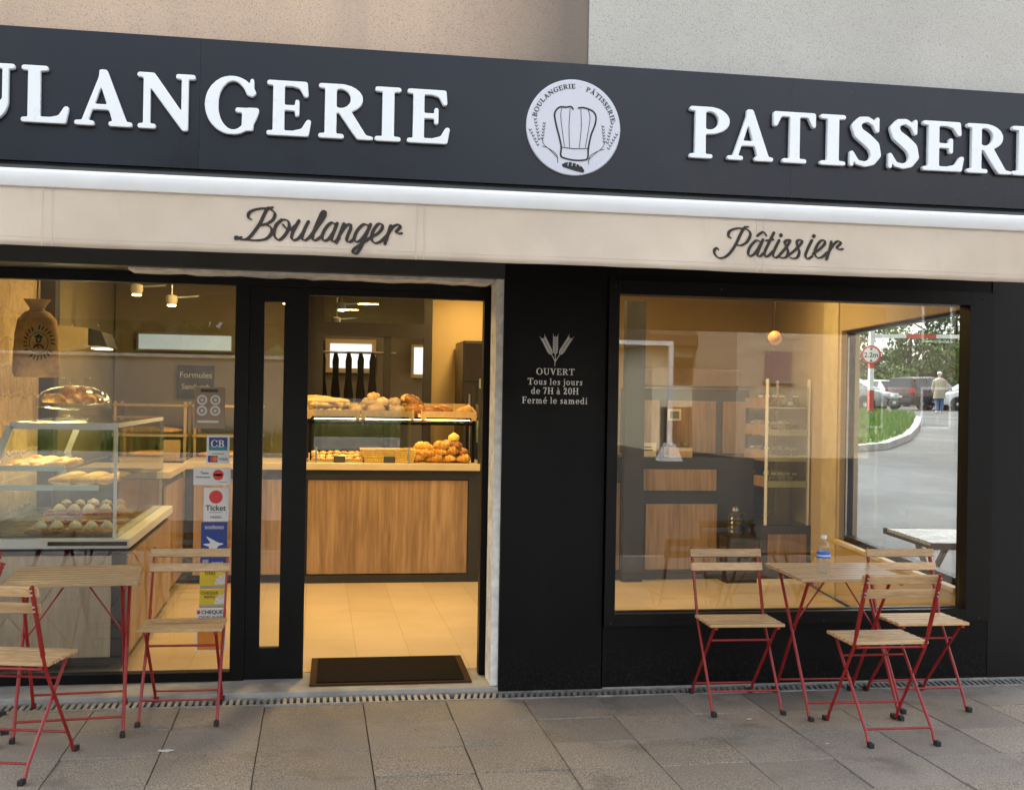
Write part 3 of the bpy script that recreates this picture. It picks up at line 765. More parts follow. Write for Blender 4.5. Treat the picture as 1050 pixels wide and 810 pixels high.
# ================================================================== awning
aw = thing('awning', 'extended beige awning with white front bar and valance lettered Boulanger and Pâtissier', 'awning', (0, 0, 0))
m = MB(); m.box(-4.5, -.24, 2.40, 3.0, -.07, 2.533, .03); m.build('cassette', shutter_m, aw)
m = MB(); m.prism([(-1.665, 2.178), (-1.70, 2.172), (-1.735, 2.18), (-1.748, 2.205), (-1.745, 2.228), (-1.725, 2.24), (-1.68, 2.24), (-1.665, 2.225)], -4.5, 3.0, 'x'); m.build('front_bar', white, aw, True)
m = MB(); n = 30
for i in range(n):
    for j in range(6):
        f = lambda i, j: (-4.45 + 7.4 * i / n, -.2 - 1.47 * j / 6, 2.42 - .19 * j / 6 - .02 * math.sin(PI * j / 6))
        m.face([f(i, j), f(i + 1, j), f(i + 1, j + 1), f(i, j + 1)])
fb = m.build('fabric', cloth_m, aw, True); bmv = bmesh.new(); bmv.from_mesh(fb.data); bmesh.ops.remove_doubles(bmv, verts=bmv.verts[:], dist=1e-4); bmv.to_mesh(fb.data); bmv.free()
sd = fb.modifiers.new('thick', 'SOLIDIFY'); sd.thickness = .003
def wav(x, t):      # gentle ripple of the hanging cloth
    return -1.722 - t * (.009 * math.sin(x * 2.1 + .6) + .008 * math.sin(x * 5.3 + t) + .004 * math.sin(x * 13.7 + t * 3) + .002 * math.sin(x * 31 - t * 5)) - .004 * t
bm = bmesh.new(); nx, nz = 260, 9; grid = []
for i in range(nx + 1):
    x = -4.5 + 7.5 * i / nx; grid.append([bm.verts.new((x, wav(x, j / nz), 2.182 - (.2 + .002 * math.sin(x * 1.7)) * j / nz)) for j in range(nz + 1)])
for i in range(nx):
    for j in range(nz): bm.faces.new([grid[i][j], grid[i][j + 1], grid[i + 1][j + 1], grid[i + 1][j]])
me = bpy.data.meshes.new('valance'); bm.to_mesh(me); bm.free()
va = link('valance', me, valance_m, aw, True); sd = va.modifiers.new('thick', 'SOLIDIFY'); sd.thickness = .0025; sd.offset = 1
for x in (-1.90, -1.868, -.645, -.618, .62, .647, 1.9, 1.927):
    m = MB(); m.tube([(x, wav(x, t / 8) - .003, 2.18 - .196 * t / 8) for t in range(9)], .0022, 6); m.build('seam', valance_m, va, True)
m = MB(); m.tube([(-4.4 + 7.3 * i / 240, wav(-4.4 + 7.3 * i / 240, .86) - .0025, 2.011) for i in range(241)], .0012, 5); m.build('hem_stitch', valance_m, va, True)
def script(name, strokes, dots, mapxy, r_thin, r_thick):
    """brush lettering: downstrokes swell, upstrokes thin"""
    allp = [mapxy(*p) for s in strokes for p in s]
    x0, x1 = min(p[0] for p in allp), max(p[0] for p in allp); y0, y1 = min(p[1] for p in allp), max(p[1] for p in allp)
    k = Ink(x0, y0, x1, y1, 1100)
    for s in strokes:
        P = smooth_path([mapxy(*p) for p in s], 6); Q = []
        for i, p in enumerate(P):
            a, b = P[max(i - 1, 0)], P[min(i + 1, len(P) - 1)]; dx, dy = b[0] - a[0], b[1] - a[1]; L = math.hypot(dx, dy) or 1
            v = abs(dx * -.45 + dy * -.89) / L
            Q.append((*p, r_thin + (r_thick - r_thin) * v ** 2))
        k.stroke(Q)
    for px, py, r in dots: k.stroke([(*mapxy(px, py), r)] * 2)
    L = k.loops(1, .3)
    me = outline_mesh(name, L, .0006)
    me.transform(FRONT)
    bmv = bmesh.new(); bmv.from_mesh(me)
    bmesh.ops.subdivide_edges(bmv, edges=[e for e in bmv.edges if e.calc_length() > .03], cuts=3)
    for v in bmv.verts: v.co.y += wav(v.co.x, (2.182 - v.co.z) / .2) - .0052
    bmv.to_mesh(me); bmv.free()
    return link(name, me, brown_ink, va)
bou = [[(250, 52), (220, 58), (200, 95), (180, 140), (150, 185), (118, 225), (85, 238), (35, 226)], [(130, 122), (112, 112), (112, 88), (140, 68), (190, 58), (235, 62), (262, 88), (252, 122), (220, 145), (178, 155)],
       [(205, 150), (238, 165), (244, 200), (215, 232), (160, 242), (100, 238)], [(38, 226), (75, 224)],
       [(300, 125), (268, 158), (260, 210), (285, 240), (320, 215), (345, 165), (335, 128), (300, 122)], [(308, 150), (330, 175), (355, 180), (378, 160)],
       [(400, 130), (372, 185), (360, 225), (374, 243), (402, 230), (432, 190)], [(455, 135), (430, 190), (420, 232), (440, 243), (465, 225)],
       [(465, 225), (512, 160), (548, 102), (552, 75), (535, 80), (512, 130), (486, 200), (482, 235), (500, 243), (530, 222)],
       [(612, 152), (590, 140), (558, 170), (537, 215), (547, 245), (575, 235), (605, 190), (622, 145)], [(622, 145), (602, 200), (592, 240), (612, 250), (635, 232)],
       [(662, 148), (642, 200), (620, 255)], [(636, 215), (672, 162), (700, 150), (702, 175), (684, 220), (682, 248), (702, 252), (722, 235)],
       [(802, 155), (777, 150), (742, 185), (724, 230), (736, 252), (765, 240), (800, 190), (818, 150)], [(818, 150), (790, 220), (765, 280), (738, 320), (718, 313), (728, 290), (770, 262), (828, 220)],
       [(828, 222), (865, 200), (888, 170), (884, 148), (860, 150), (832, 195), (827, 235), (847, 258), (880, 248), (908, 222)],
       [(937, 158), (925, 200), (906, 260)], [(916, 215), (950, 165), (983, 150), (994, 165), (972, 190), (986, 202), (1005, 200)]]
script('lettering', bou, [(45, 228, .0085)], lambda u, v: (-1.292 + u / 1050 * .622, 2.170 + u / 1050 * .025 - v / 369 * .221), .0024, .0062)
pat = [[(320, 62), (292, 68), (262, 120), (233, 180), (200, 235), (160, 275), (115, 285), (85, 262), (78, 232), (95, 214), (108, 226)], [(198, 142), (178, 130), (182, 100), (215, 78), (270, 72), (320, 85), (335, 120), (310, 170), (268, 195), (235, 190)],
       [(402, 165), (376, 160), (337, 200), (320, 245), (332, 272), (365, 255), (400, 205), (425, 155)], [(425, 155), (397, 225), (387, 262), (407, 272), (432, 250)], [(385, 125), (425, 98), (450, 125)],
       [(502, 105), (467, 180), (440, 245), (448, 275), (472, 265), (495, 240)], [(445, 160), (502, 154)],
       [(540, 160), (512, 220), (500, 262), (520, 283), (548, 262)],
       [(545, 265), (590, 212), (620, 162), (605, 155), (582, 170), (592, 200), (606, 235), (596, 275), (566, 285), (545, 275)],
       [(596, 275), (660, 225), (705, 172), (695, 155), (670, 165), (672, 200), (686, 240), (672, 280), (642, 290), (620, 282)],
       [(776, 160), (747, 220), (730, 268), (746, 293), (778, 275)], [(785, 257), (830, 225), (868, 185), (865, 160), (837, 165), (807, 210), (797, 255), (817, 284), (850, 280), (882, 250)],
       [(915, 170), (906, 215), (882, 295)], [(892, 250), (932, 190), (965, 165), (984, 180), (957, 210), (972, 225), (1000, 222)]]
script('lettering', pat, [(553, 122, .0075), (790, 128, .0075)], lambda u, v: (.409 + u / 1050 * .579, 2.174 + u / 1050 * .024 - v / 385 * .2), .0022, .0058)

# ================================================================== shopfront shell
label_box('shutter_box', (-4.5, .0, 2.108, -.046, .31, 2.533), shutter_m, 'dark grey roller shutter box above the entrance and left window', 'shutter box')
pil = thing('pillar_panel', 'black painted pillar panel between the doorway and the right window with opening hours in white', 'pillar', (0, 0, 0))
m = MB(); m.box(-.045, .0, .0, .494, .3, 2.533, .003); m.build('panel', black, pil)
for s, z, h in (('OUVERT', 1.622, .033), ('Tous les jours', 1.57, .034), ('de 7H à 20H', 1.523, .034), ('Fermé le samedi', 1.474, .034)):
    place_outline('lettering', ctext(s, h, .226, z, track=.1, squeeze=.92 if s != 'OUVERT' else .95), paint_txt, pil, (0, -.0012, 0), .0008)
k = Ink(.13, 1.66, .33, 1.83, 1700)
def sprig(p0, p1, n, w):
    d = Vector((p1[0] - p0[0], p1[1] - p0[1])); L = d.length; d /= L; nrm = Vector((-d.y, d.x)); P0 = Vector(p0)
    k.stroke([(*p0, .0016), (*p1, .001)])
    for i in range(n):
        c = P0 + d * L * (.32 + .68 * i / n)
        for s in (-1, 1):
            e = c + d * .017 + nrm * s * w; k.stroke([(*(c + nrm * s * .004), .0014), (*((c + e) / 2 + nrm * s * .002), .0032), (*e, .001)])
            k.stroke([(*e, .0009), (*(e + d * .012 + nrm * s * .004), .0005)])
sprig((.222, 1.688), (.222, 1.82), 6, .011); sprig((.222, 1.69), (.158, 1.81), 7, .011); sprig((.222, 1.69), (.3, 1.815), 7, .011)
k.stroke([(.222, 1.70, .002), (.22, 1.668, .0014)])
place_outline('wheat_emblem', k.loops(1), paint_txt, pil, (0, -.0012, 0), .0008)
label_box('plaster_reveal', (-.085, .018, .03, -.047, .2, 2.106), plaster, 'narrow strip of bare white plaster beside the doorway against the black pillar', 'door reveal')
m = MB(); rr = random.Random(5); pts = [(-1.9, 2.106)]; x = -1.9
top = []
while x < -.09:
    top.append((x, 2.104 - rr.uniform(.004, .012) - .008 * (x + 1.9) / 1.8)); x += rr.uniform(.03, .09)
m.prism([(-1.9, 2.107), (-.088, 2.107)] + top[::-1], .05, .24, 'y')
tag(m.build('plaster_strip', plaster), 'ragged strip of white plaster left above the door frame under the shutter box', 'plaster strip')

en = thing('entrance_front', 'black aluminium shopfront framing the left window and the sliding entrance door', 'shopfront', (0, .25, 0))
m = MB()
m.box(-4.5, 0, .028, -1.40, .07, .075); m.box(-4.5, 0, 2.052, -.113, .07, 2.09); m.box(-1.40, 0, .028, -1.33, .07, 2.052); m.box(-3.2, .0, .075, -3.13, .07, 2.052)
m.box(-.113, 0, .028, -.048, .07, 2.09); m.box(-4.5, .0, 2.091, -.086, .06, 2.107)
m.build('frame', black_frame, en)
m = MB(); m.box(-3.13, .03, .075, -1.40, .036, 2.052); m.build('window_pane', glass, en)
m = MB(); m.box(-4.5, .03, .075, -3.2, .036, 2.052); m.build('window_pane', glass, en)
sdm = MB(); sdm.box(-1.329, .075, .03, -1.255, .12, 2.05); sdm.box(-1.155, .075, .03, -1.03, .12, 2.05); sdm.box(-1.255, .075, .03, -1.155, .12, .19); sdm.box(-1.255, .075, 1.975, -1.155, .12, 2.05)
sdl = sdm.build('sliding_door', black_frame, en, loc=(0, -.06, 0))
B1('door_pane', (-1.255, .095, .19, -1.155, .101, 1.975), glass, sdl)
m = MB(); m.box(-1.03, .01, 2.015, -.113, .07, 2.051); m.build('door_header', black_frame, en)
# right-hand window
wn = thing('shop_window', 'large black framed shop window right of the black pillar looking into the bakery', 'window', (0, 0, 0))
m = MB()
m.box(.497, -.03, .33, .552, .09, 2.12); m.box(2.522, -.03, .33, 2.667, .075, 2.12); m.box(.553, -.03, 2.047, 2.521, .09, 2.12); m.box(.553, -.03, .33, 2.521, .09, .392)
m.build('frame', black_frame, wn)
m = MB()
for x_ in (.53, 1.1, 1.7, 2.3, 2.6):
    for z_ in (.345, 2.085): m.lathe([(.006, -.033), (.007, -.0305)], (x_, 0, z_), 10, 'y')
m.build('screws', plain('dull_screw', (.02, .02, .02), .35, metal=.6), wn)
m = MB(); m.box(.565, -.012, .397, 2.508, .0, .405); m.box(.553, -.034, .36, 2.521, -.03, .366); m.build('bead', black_frame, wn)
m = MB(); m.box(.553, .04, .393, 2.521, .046, 2.046); m.build('window_pane', glass, wn)
B1('lower_panel', (.497, -.004, .012, 2.667, .12, .329), black, wn)
B1('upper_panel', (.497, .0, 2.121, 2.667, .12, 2.533), black, wn)
label_box('pier_panel', (2.669, -.006, .012, 2.98, .14, 2.533), plain('dark_grey_paint', (.0042, .0043, .0045), .5, var=.3, nscale=3, spec=.25), 'dark grey painted corner pier right of the large shop window', 'pillar')
# ================================================================== shop interior: room
m = MB(); m.prism([(-4.4, .40), (2.50, .40), (2.56, .13), (3.5, 6.9), (-4.4, 6.9)], -.05, .03, 'z'); tag(m.build('shop_floor', tile_mat()), kind='structure')
m = MB(); m.prism([(-4.4, .32), (2.56, .32), (2.6, .13), (3.6, 7.1), (-4.4, 7.1)], 2.62, 2.75, 'z'); tag(m.build('shop_ceiling', plain('ceiling_paint', (.34, .28, .17), .8, var=.08, nscale=2)), kind='structure')
rubble = stone_mat('rubble_stone', (.44, .32, .17), (.26, .18, .095), (.36, .26, .15), .3, .17, True)
label_box('stone_wall', (-2.95, .33, .03, -2.75, 2.02, 2.615), rubble, 'warm rough stone wall at the left end of the shop behind the hanging sack', 'wall')
label_box('dark_post', (-2.80, 2.03, .03, -2.66, 2.17, 2.61), darkwood, 'slim dark post where the stone wall ends behind the glass cake dome', 'post')
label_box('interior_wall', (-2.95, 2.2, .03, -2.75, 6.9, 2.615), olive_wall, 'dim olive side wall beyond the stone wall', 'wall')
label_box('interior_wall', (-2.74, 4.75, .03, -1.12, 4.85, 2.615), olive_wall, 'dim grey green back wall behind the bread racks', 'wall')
label_box('interior_wall', (.10, 5.55, .03, 1.3, 5.65, 2.615), ochre, 'warm ochre wall seen at the right of the open doorway', 'wall')
label_box('interior_wall', (1.2, 4.45, .03, 3.22, 4.55, 2.615), ochre, 'warm ochre back wall behind the shelving trolley', 'wall')
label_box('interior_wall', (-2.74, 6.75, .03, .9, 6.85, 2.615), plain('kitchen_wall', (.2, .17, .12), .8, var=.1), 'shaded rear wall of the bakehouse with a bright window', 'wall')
label_box('inner_pillar', (-.04, .305, .03, .49, .5, 2.615), cream_wall, 'cream inner side of the pillar between doorway and window', 'pillar')
# right end wall, slightly skewed, with the side window
SW = thing('end_wall', 'skewed right end wall of the shop pierced by the side window', 'wall', (2.575, .08, 0), -math.atan(.147))
L0, L1, ZB, ZT = .03, 2.27, .455, 2.045
m = MB(); m.box(0, .04, .03, .14, 4.5, ZB); m.box(0, .04, ZT, .14, 4.5, 2.61); m.box(0, L1 + .0, ZB + .001, .14, 4.5, ZT - .001); m.build('wall', cream_wall, SW)
m = MB(); m.box(-.05, .02, ZB + .002, -.003, L1 - .02, ZB + .03, .004); m.build('sill', plain('cream_sill', (.6, .5, .34), .5), SW)
m = MB(); m.box(-.012, L1 + .05, .03, -.002, 2.7, 2.6); m.build('pilaster', plain('cream_trim', (.6, .5, .3), .7), SW)
sw = thing('side_window', 'black framed side window in the right end wall looking onto the wet street and parked cars', 'window', (2.575, .08, 0), -math.atan(.147))
m = MB(); m.box(.04, L1 - .05, ZB, .09, L1 - .002, ZT); m.box(.0, -.004, ZB, .1, L0, ZT); m.box(.03, L0, ZB + .001, .1, L1 - .051, ZB + .06); m.box(.04, L0, ZT - .02, .1, L1 - .051, ZT - .001); m.build('frame', black_frame, sw)
m = MB(); m.box(.03, L1 - .066, ZB + .06, .04, L1 - .052, ZT - .05); m.build('bead', steel, sw)
m = MB(); m.box(.06, L0, ZB + .06, .066, L1 - .05, ZT - .02); m.build('window_pane', glass_mat('side_glass', (.97, .98, .97), 1.22), sw)

# ================================================================== bakehouse partition behind the counter
pt = thing('partition', 'dark glazed partition with a transom between the shop and the bakehouse', 'partition', (0, 5.25, 0))
m = MB()
for a, b in ((-1.10, -.93), (.02, .10)): m.box(a, -.04, .03, b, .04, 2.61)
m.box(-.93, -.04, 2.46, .02, .04, 2.61); m.box(-.93, -.04, 2.06, .02, .04, 2.19); m.box(-.93, -.04, .03, .02, .04, 1.0); m.box(-.36, -.03, 1.0, -.29, .03, 2.06)
m.build('frame', plain('bronze_frame', (.035, .028, .02), .5), pt)
B1('transom_pane', (-.93, -.003, 2.19, .02, .003, 2.46), glass_s, pt)
kw = thing('kitchen_window', 'bright frosted window glowing at the back of the bakehouse', 'window', (0, 6.7, 0))
m = MB(); m.box(-.90, -.02, 1.74, -.36, .02, 2.10); m.build('frame', cream_wall, kw)
B1('pane', (-.85, -.028, 1.79, -.41, -.022, 2.05), emissive('frosted_daylight', (.72, .82, .95), .24), kw)
k2 = thing('kitchen_window', 'small bright slit of window right of the hanging aprons', 'window', (0, 6.7, 0))
m = MB(); m.box(.02, -.02, 1.70, .27, .02, 2.06); m.build('frame', cream_wall, k2)
B1('pane', (.05, -.028, 1.74, .22, -.022, 2.03), emissive('frosted_daylight', (.72, .82, .95), .24), k2)
hr = thing('apron_rail', 'thin rail in front of the bakehouse window carrying dark aprons', 'rail', (0, 5.9, 0))
m = MB(); m.tube([(-1.0, 0, 1.93), (-.2, 0, 1.93)], .012); m.build('bar', steel, hr)
for i, x in enumerate((-.93, -.8, -.67, -.55, -.43)):
    m = MB(); w = .05; m.prism([(x - .02, 1.92), (x + .014, 1.92), (x + w * .62, 1.86), (x + w * .55, 1.66), (x + w * .95, 1.5), (x + w * .8, 1.3), (x - w * .7, 1.3), (x - w * .95, 1.52), (x - w * .6, 1.7), (x - w * .7, 1.84)], 5.88, 5.93, 'y')
    tag(m.build('apron', plain('dark_apron', (.02, .018, .016), .9)), 'dark apron hanging from the rail in front of the bakehouse window', 'apron', 'dark aprons on the bakehouse rail')
fr = thing('fridge', 'tall dark fridge cabinet against the ochre wall right of the doorway', 'fridge', (.62, 5.2, .03))
m = MB(); m.box(-.26, -.32, 0, .3, .3, 2.0, .01); m.build('body', plain('fridge_brown', (.05, .037, .022), .35), fr)
m = MB(); m.box(-.25, -.34, .06, .29, -.322, 1.6, .004); m.box(-.25, -.34, 1.62, .29, -.322, 1.98, .004); m.build('door', plain('fridge_brown', (.05, .037, .022), .35), fr)
m = MB(); m.tube([(-.2, -.36, .9), (-.2, -.36, 1.5)], .012); m.build('handle', steel, fr)

# ================================================================== counters
ct = thing('counter', 'long bakery counter with oak front panels in a dark frame and a cream worktop', 'counter', (0, 3.3, .03))
m = MB(); m.box(-1.97, .02, .07, .36, .62, .88); m.build('carcass', darkwood, ct)
for a, b in ((-1.90, -1.16), (-1.04, .217)):
    m = MB(); m.box(a, .004, .07, b, .019, .805, .002); m.build('oak_panel', oak, ct)
m = MB(); m.box(-1.15, -.006, .06, -1.05, .019, .88); m.box(.222, -.006, .0, .36, .019, .88); m.box(-1.05, -.004, .812, .222, .019, .88); m.box(-1.05, -.004, .0, .222, .019, .062); m.build('front_frame', darkwood, ct)
m = MB(); m.box(-1.98, -.04, .885, .38, .66, .94, .004); m.build('worktop', plain('cream_worktop', (.55, .45, .3), .35, var=.06), ct)
sc_ = thing('side_counter', 'oak fronted side counter running back from the pastry display case', 'counter', (-1.97, 2.25, .03))
m = MB(); m.box(-.62, .0, .07, -.02, 1.04, .88); m.build('carcass', darkwood, sc_)
B1('oak_panel', (-.019, .0, .09, -.004, 1.03, .83), oak, sc_, .002)
m = MB(); m.box(-.66, .0, .885, .02, 1.06, .93, .003); m.build('worktop', plain('cream_worktop', (.55, .45, .3), .35, var=.06), sc_)

# refrigerated pastry case, end-on behind the window
dc = thing('pastry_case', 'glass pastry display case with white rails and an oak end panel behind the left window', 'display case', (0, .45, .03))
m = MB(); m.box(-3.1, .01, .05, -1.955, 1.79, .62); m.build('base', darkwood, dc)
B1('end_panel', (-3.05, -.006, .09, -2.02, .009, .615), wood('oak_daylit', (.5, .39, .26), (.37, .28, .18), (9, 9, .9), .5, 1.6), dc, .002)  # end panel oak lightened in its colour to show daylight falling on it
B1('side_panel', (-1.954, .02, .09, -1.94, 1.78, .615), oak, dc, .002)
m = MB(); m.box(-3.1, -.03, .655, -1.93, 1.8, .705, .004); m.build('rail', plain('case_white', (.58, .57, .53), .35, var=.06), dc)
m = MB(); m.box(-2.33, -.036, .672, -1.94, -.031, .692); m.build('vent', dark, dc)
cw = plain('case_white', (.58, .57, .53), .35, var=.06)
for y in (0., 1.78):
    m = MB(); m.bar((-2.53, y + .012, 1.285), (-2.005, y + .012, 1.285), .024, .034); m.bar((-2.53, y + .012, 1.285), (-2.74, y + .012, .705), .024, .036); m.bar((-2.01, y + .012, .705), (-2.01, y + .012, 1.27), .016, .016); m.build('end_frame', cw, dc)
m = MB(); m.bar((-2.52, .02, 1.29), (-2.52, 1.79, 1.29), .03, .03); m.bar((-2.01, .02, 1.29), (-2.01, 1.79, 1.29), .02, .02); m.build('top_bar', cw, dc)
m = MB(); m.box(-2.52, .024, 1.303, -2.0, 1.78, 1.309); m.build('top_glass', glass_s, dc)
m = MB(); m.box(-1.999, .03, .706, -1.993, 1.78, 1.28); m.build('front_glass', glass_s, dc)
m = MB(); m.prism([(-2.51, 1.27), (-2.02, 1.27), (-2.02, .706), (-2.71, .706)], .002, .006, 'y'); m.build('end_glass', glass_s, dc)
for i, (z, a, b) in enumerate(((1.055, -2.6, -2.28), (.955, -2.66, -2.1))):
    m = MB(); m.box(a, .05, z, b, 1.72, z + .008); m.build('shelf', glass_s, dc)
    m = MB(); m.box(a, .04, z - .006, b, .052, z + .022); m.build('shelf_rail', cw, dc)
m = MB(); m.box(-2.9, .03, .706, -2.03, 1.75, .716); m.build('deck', plain('deck_dark', (.06, .055, .05), .3), dc)
m = MB(); m.box(-2.5, .1, 1.272, -2.47, 1.7, 1.28); m.build('strip_lamp', emissive('case_lamp', (1, .72, .34), 12), dc)

# ================================================================== bread and pastry prototypes
crust = bread_mat('golden_crust', (.5, .22, .035), (.82, .47, .1)); brownc = bread_mat('brown_crust', (.2, .075, .02), (.48, .21, .055))
flour = bread_mat('floured_crust', (.6, .4, .13), (.82, .64, .3)); pinkish = bread_mat('pale_crust', (.52, .3, .12), (.76, .52, .25))
cream = plain('meringue', (.72, .62, .46), .6, var=.08); jam = plain('berry_glaze', (.3, .03, .025), .2, var=.3, nscale=40)
def croissant_mesh():
    m = MB(); pts, rs = [], []
    n = 26
    for i in range(n + 1):
        t = i / n; a = (t - .5) * 2.5; e = 1 - abs(2 * t - 1)
        pts.append((.055 * math.sin(a), .055 * (1 - math.cos(a)) - .02, .022 + .012 * e)); rs.append((.008 + .03 * e ** .7) * (1 + .13 * (1 if (i // 2) % 2 else -1) * (0.3 + .7 * e)))
    m.tube(pts, rs, 12); return m
def loaf_mesh(L, w, h, cuts=4):
    m = MB()
    def f(p):
        t = p.x / L; k = (1 - abs(t) ** 3 * .35); c = 1 + .09 * math.cos(t * PI * cuts) * (1 if p.z > 0 else 0)
        return Vector((p.x, p.y * k, max(p.z, -h * .45) * c))
    m.ell((0, 0, h * .45), (L, w, h), 18, 14, None, f); return m
def placeset(name, mb, mat, label, cat, group, spots):
    """first of a kind is built, the rest are copies that share its mesh"""
    o = None
    for (x, y, z, rz, s, tilt) in spots:
        if o is None: o = tag(mb.build(name, mat, None, True), label, cat, group); c = o
        else: c = dup(o)
        c.location = (x, y, z); c.rotation_euler = (tilt, tilt * .6, rz); c.scale = (s, s, s)
    return o
R = random.Random(21)
# --- lower deck of the counter: trays, basket, heap of croissants
sg_ = thing('bread_stand', 'dark metal bread stand on the counter holding the three wooden trays', 'stand', (0, 3.3, .97))
m = MB()
for x in (-1.03, .27):
    for y in (.14, .5): m.box(x - .012, y - .012, 0, x + .012, y + .012, .36)
m.box(-1.05, .13, .30, .285, .155, .325); m.box(-1.05, .49, .30, .285, .515, .325); m.box(-1.05, .13, .345, .285, .15, .36); m.box(-1.05, .49, .345, .285, .51, .36); m.build('frame', black_frame, sg_)
for i, (a, b) in enumerate(((-1.06, -.645), (-.635, -.215), (-.16, .285))):
    t = thing('wooden_tray', ['wooden bread tray holding pale baguettes, leftmost on the stand', 'middle wooden bread tray on the stand, heaped with rustic loaves', 'wooden bread tray nearest the glass door with dark flat breads'][i], 'tray', (0, 3.3, 1.332), 0, 'wooden bread trays on the stand')
    m = MB(); m.box(a, .08, 0, b, .54, .012); m.build('base', pine, t)
    m = MB(); m.prism([(a, -.022), (a + .03, -.022), (a + .045, 0), (b - .045, 0), (b - .03, -.022), (b, -.022), (b, .05), (a, .05)], .062, .079, 'y'); m.build('front', pine, t)
    m = MB(); m.box(a, .541, 0, b, .556, .11); m.build('back', pine, t)
    for x in (a, b - .012):
        m = MB(); m.prism([(.081, .0125), (.54, .0125), (.54, .11), (.081, .05)], x, x + .012, 'x'); m.build('side', pine, t)
Y0 = 3.3
placeset('baguette', loaf_mesh(.19, .032, .028, 7), flour, 'pale floured baguette lying in the left wooden tray', 'baguette', 'baguettes in the left tray',
         [(-1.0 + .052 * i, Y0 + .3, 1.355 + R.uniform(0, .006), rad(90) + R.uniform(-.15, .15), 1, 0) for i in range(7)] + [(-.98 + .06 * i, Y0 + .28, 1.40, rad(70) + R.uniform(-.5, .3), 1, .1) for i in range(5)] + [(-.9, Y0 + .2, 1.44, rad(-20), 1, .0), (-.98, Y0 + .3, 1.455, rad(-35), 1, .05)])
placeset('rustic_loaf', loaf_mesh(.075, .05, .045, 3), pinkish, 'round rustic loaf heaped in the middle wooden tray', 'loaf', 'rustic loaves in the middle tray',
         [(-.68 + .085 * i, Y0 + .2 + .16 * (i % 2), 1.365, R.uniform(0, 3), R.uniform(.85, 1.1), R.uniform(-.2, .2)) for i in range(6)] + [(-.56 + .1 * i, Y0 + .25, 1.425, R.uniform(0, 3), .95, R.uniform(-.2, .2)) for i in range(3)] + [(-.53, Y0 + .27, 1.475, .4, .8, 0), (-.27, Y0 + .26, 1.45, 1.2, 1, .2)])
placeset('dark_loaf', loaf_mesh(.1, .055, .05, 4), brownc, 'dark crusted loaf propped between the two right-hand trays', 'loaf', 'dark loaves in the right tray',
         [(-.22, Y0 + .25, 1.43, .6, 1.1, .9), (-.2, Y0 + .2, 1.37, .2, 1, .2), (-.06, Y0 + .22, 1.36, .1, .95, .1), (.02, Y0 + .3, 1.365, -.2, 1, .1)])
placeset('golden_loaf', loaf_mesh(.1, .055, .05, 4), crust, 'small golden loaf at the right end of the right wooden tray', 'loaf', 'golden loaves by the door leaf', [(.21, Y0 + .24, 1.362, .3, .8, .1), (.25, Y0 + .34, 1.37, .9, .8, .1)])
wt = thing('pastry_tray', 'pale tray of flat pastries on the counter under the left bread tray', 'tray', (0, Y0, .97))
m = MB(); m.box(-1.04, .05, 0, -.62, .45, .012); m.box(-1.04, .05, .0121, -1.03, .45, .07); m.box(-.63, .05, .0121, -.62, .45, .07); m.build('body', pine, wt)
placeset('flat_pastry', loaf_mesh(.04, .03, .018, 3), pinkish, 'small sugared pastry laid out on the pale tray beside the wicker basket', 'pastry', 'small pastries on the pale tray',
         [(-.99 + .056 * i + R.uniform(-.01, .01), Y0 + .1 + .1 * j, .985 + .018 * j, R.uniform(0, 3), R.uniform(.85, 1.15), R.uniform(-.2, .2)) for i in range(7) for j in range(3)])
bk = thing('wicker_basket', 'yellow wicker basket standing between the pastries and the croissants', 'basket', (-.41, Y0 + .2, .97))
m = MB()
for j in range(6):
    z = .008 + .018 * j; k_ = 1 + .03 * j
    m.tube([(-.19 * k_, -.13 * k_, z), (.19 * k_, -.13 * k_, z), (.19 * k_, .13 * k_, z), (-.19 * k_, .13 * k_, z), (-.19 * k_, -.13 * k_, z)], .008, 6)
for i in range(22):
    x = -.19 + .38 * i / 21; m.tube([(x, -.128, 0), (x + .012, -.139, .05), (x, -.15, .105)], .006, 5); m.tube([(x, .128, 0), (x, .15, .105)], .006, 5)
m.box(-.19, -.13, 0, .19, .13, .008); m.build('weave', plain('yellow_wicker', (.62, .42, .1), .5, var=.2, nscale=60), bk, True)
placeset('croissant', croissant_mesh(), crust, 'golden croissant in the heap on the counter right of the wicker basket', 'croissant', 'croissants heaped on the counter',
         [(-.17 + .085 * i + R.uniform(-.02, .02), Y0 + .1 + .1 * j, .972 + .05 * k_ + R.uniform(0, .01), R.uniform(-1, 1), R.uniform(.9, 1.1), R.uniform(-.3, .3)) for k_ in range(3) for i in range(5 - k_) for j in range(3 - k_)])
placeset('bun', loaf_mesh(.05, .045, .034, 2), brownc, 'round glazed bun piled by the glass door end of the counter', 'bun', 'glazed buns piled on the counter',
         [(.07 + .06 * i, Y0 + .12 + .1 * j, .985 + .055 * k_, R.uniform(0, 3), R.uniform(.9, 1.1), R.uniform(-.3, .3)) for k_ in range(3) for i in range(3 - k_ // 2) for j in range(2)] )
tag(loaf_mesh(.045, .04, .04, 2).build('brioche', bread_mat('yellow_crust', (.7, .42, .06), (.85, .6, .14)), None, True, (.115, Y0 + .14, 1.15)), 'bright yellow brioche on top of the bun pile', 'brioche')
for x, s in ((-.8, 'small dark price card in front of the flat pastries'), (-.41, 'small dark price card in front of the wicker basket')):
    m = MB(); M3 = Matrix.Rotation(rad(-15), 3, 'X'); m.obox((x, Y0 + .015, .995), .045, .002, .026, M3); tag(m.build('price_card', darkwood), s, 'price card')
sgd = thing('sneeze_guard', 'clear glass guard standing on the counter in front of the left bread trays', 'glass guard', (0, Y0, .97))
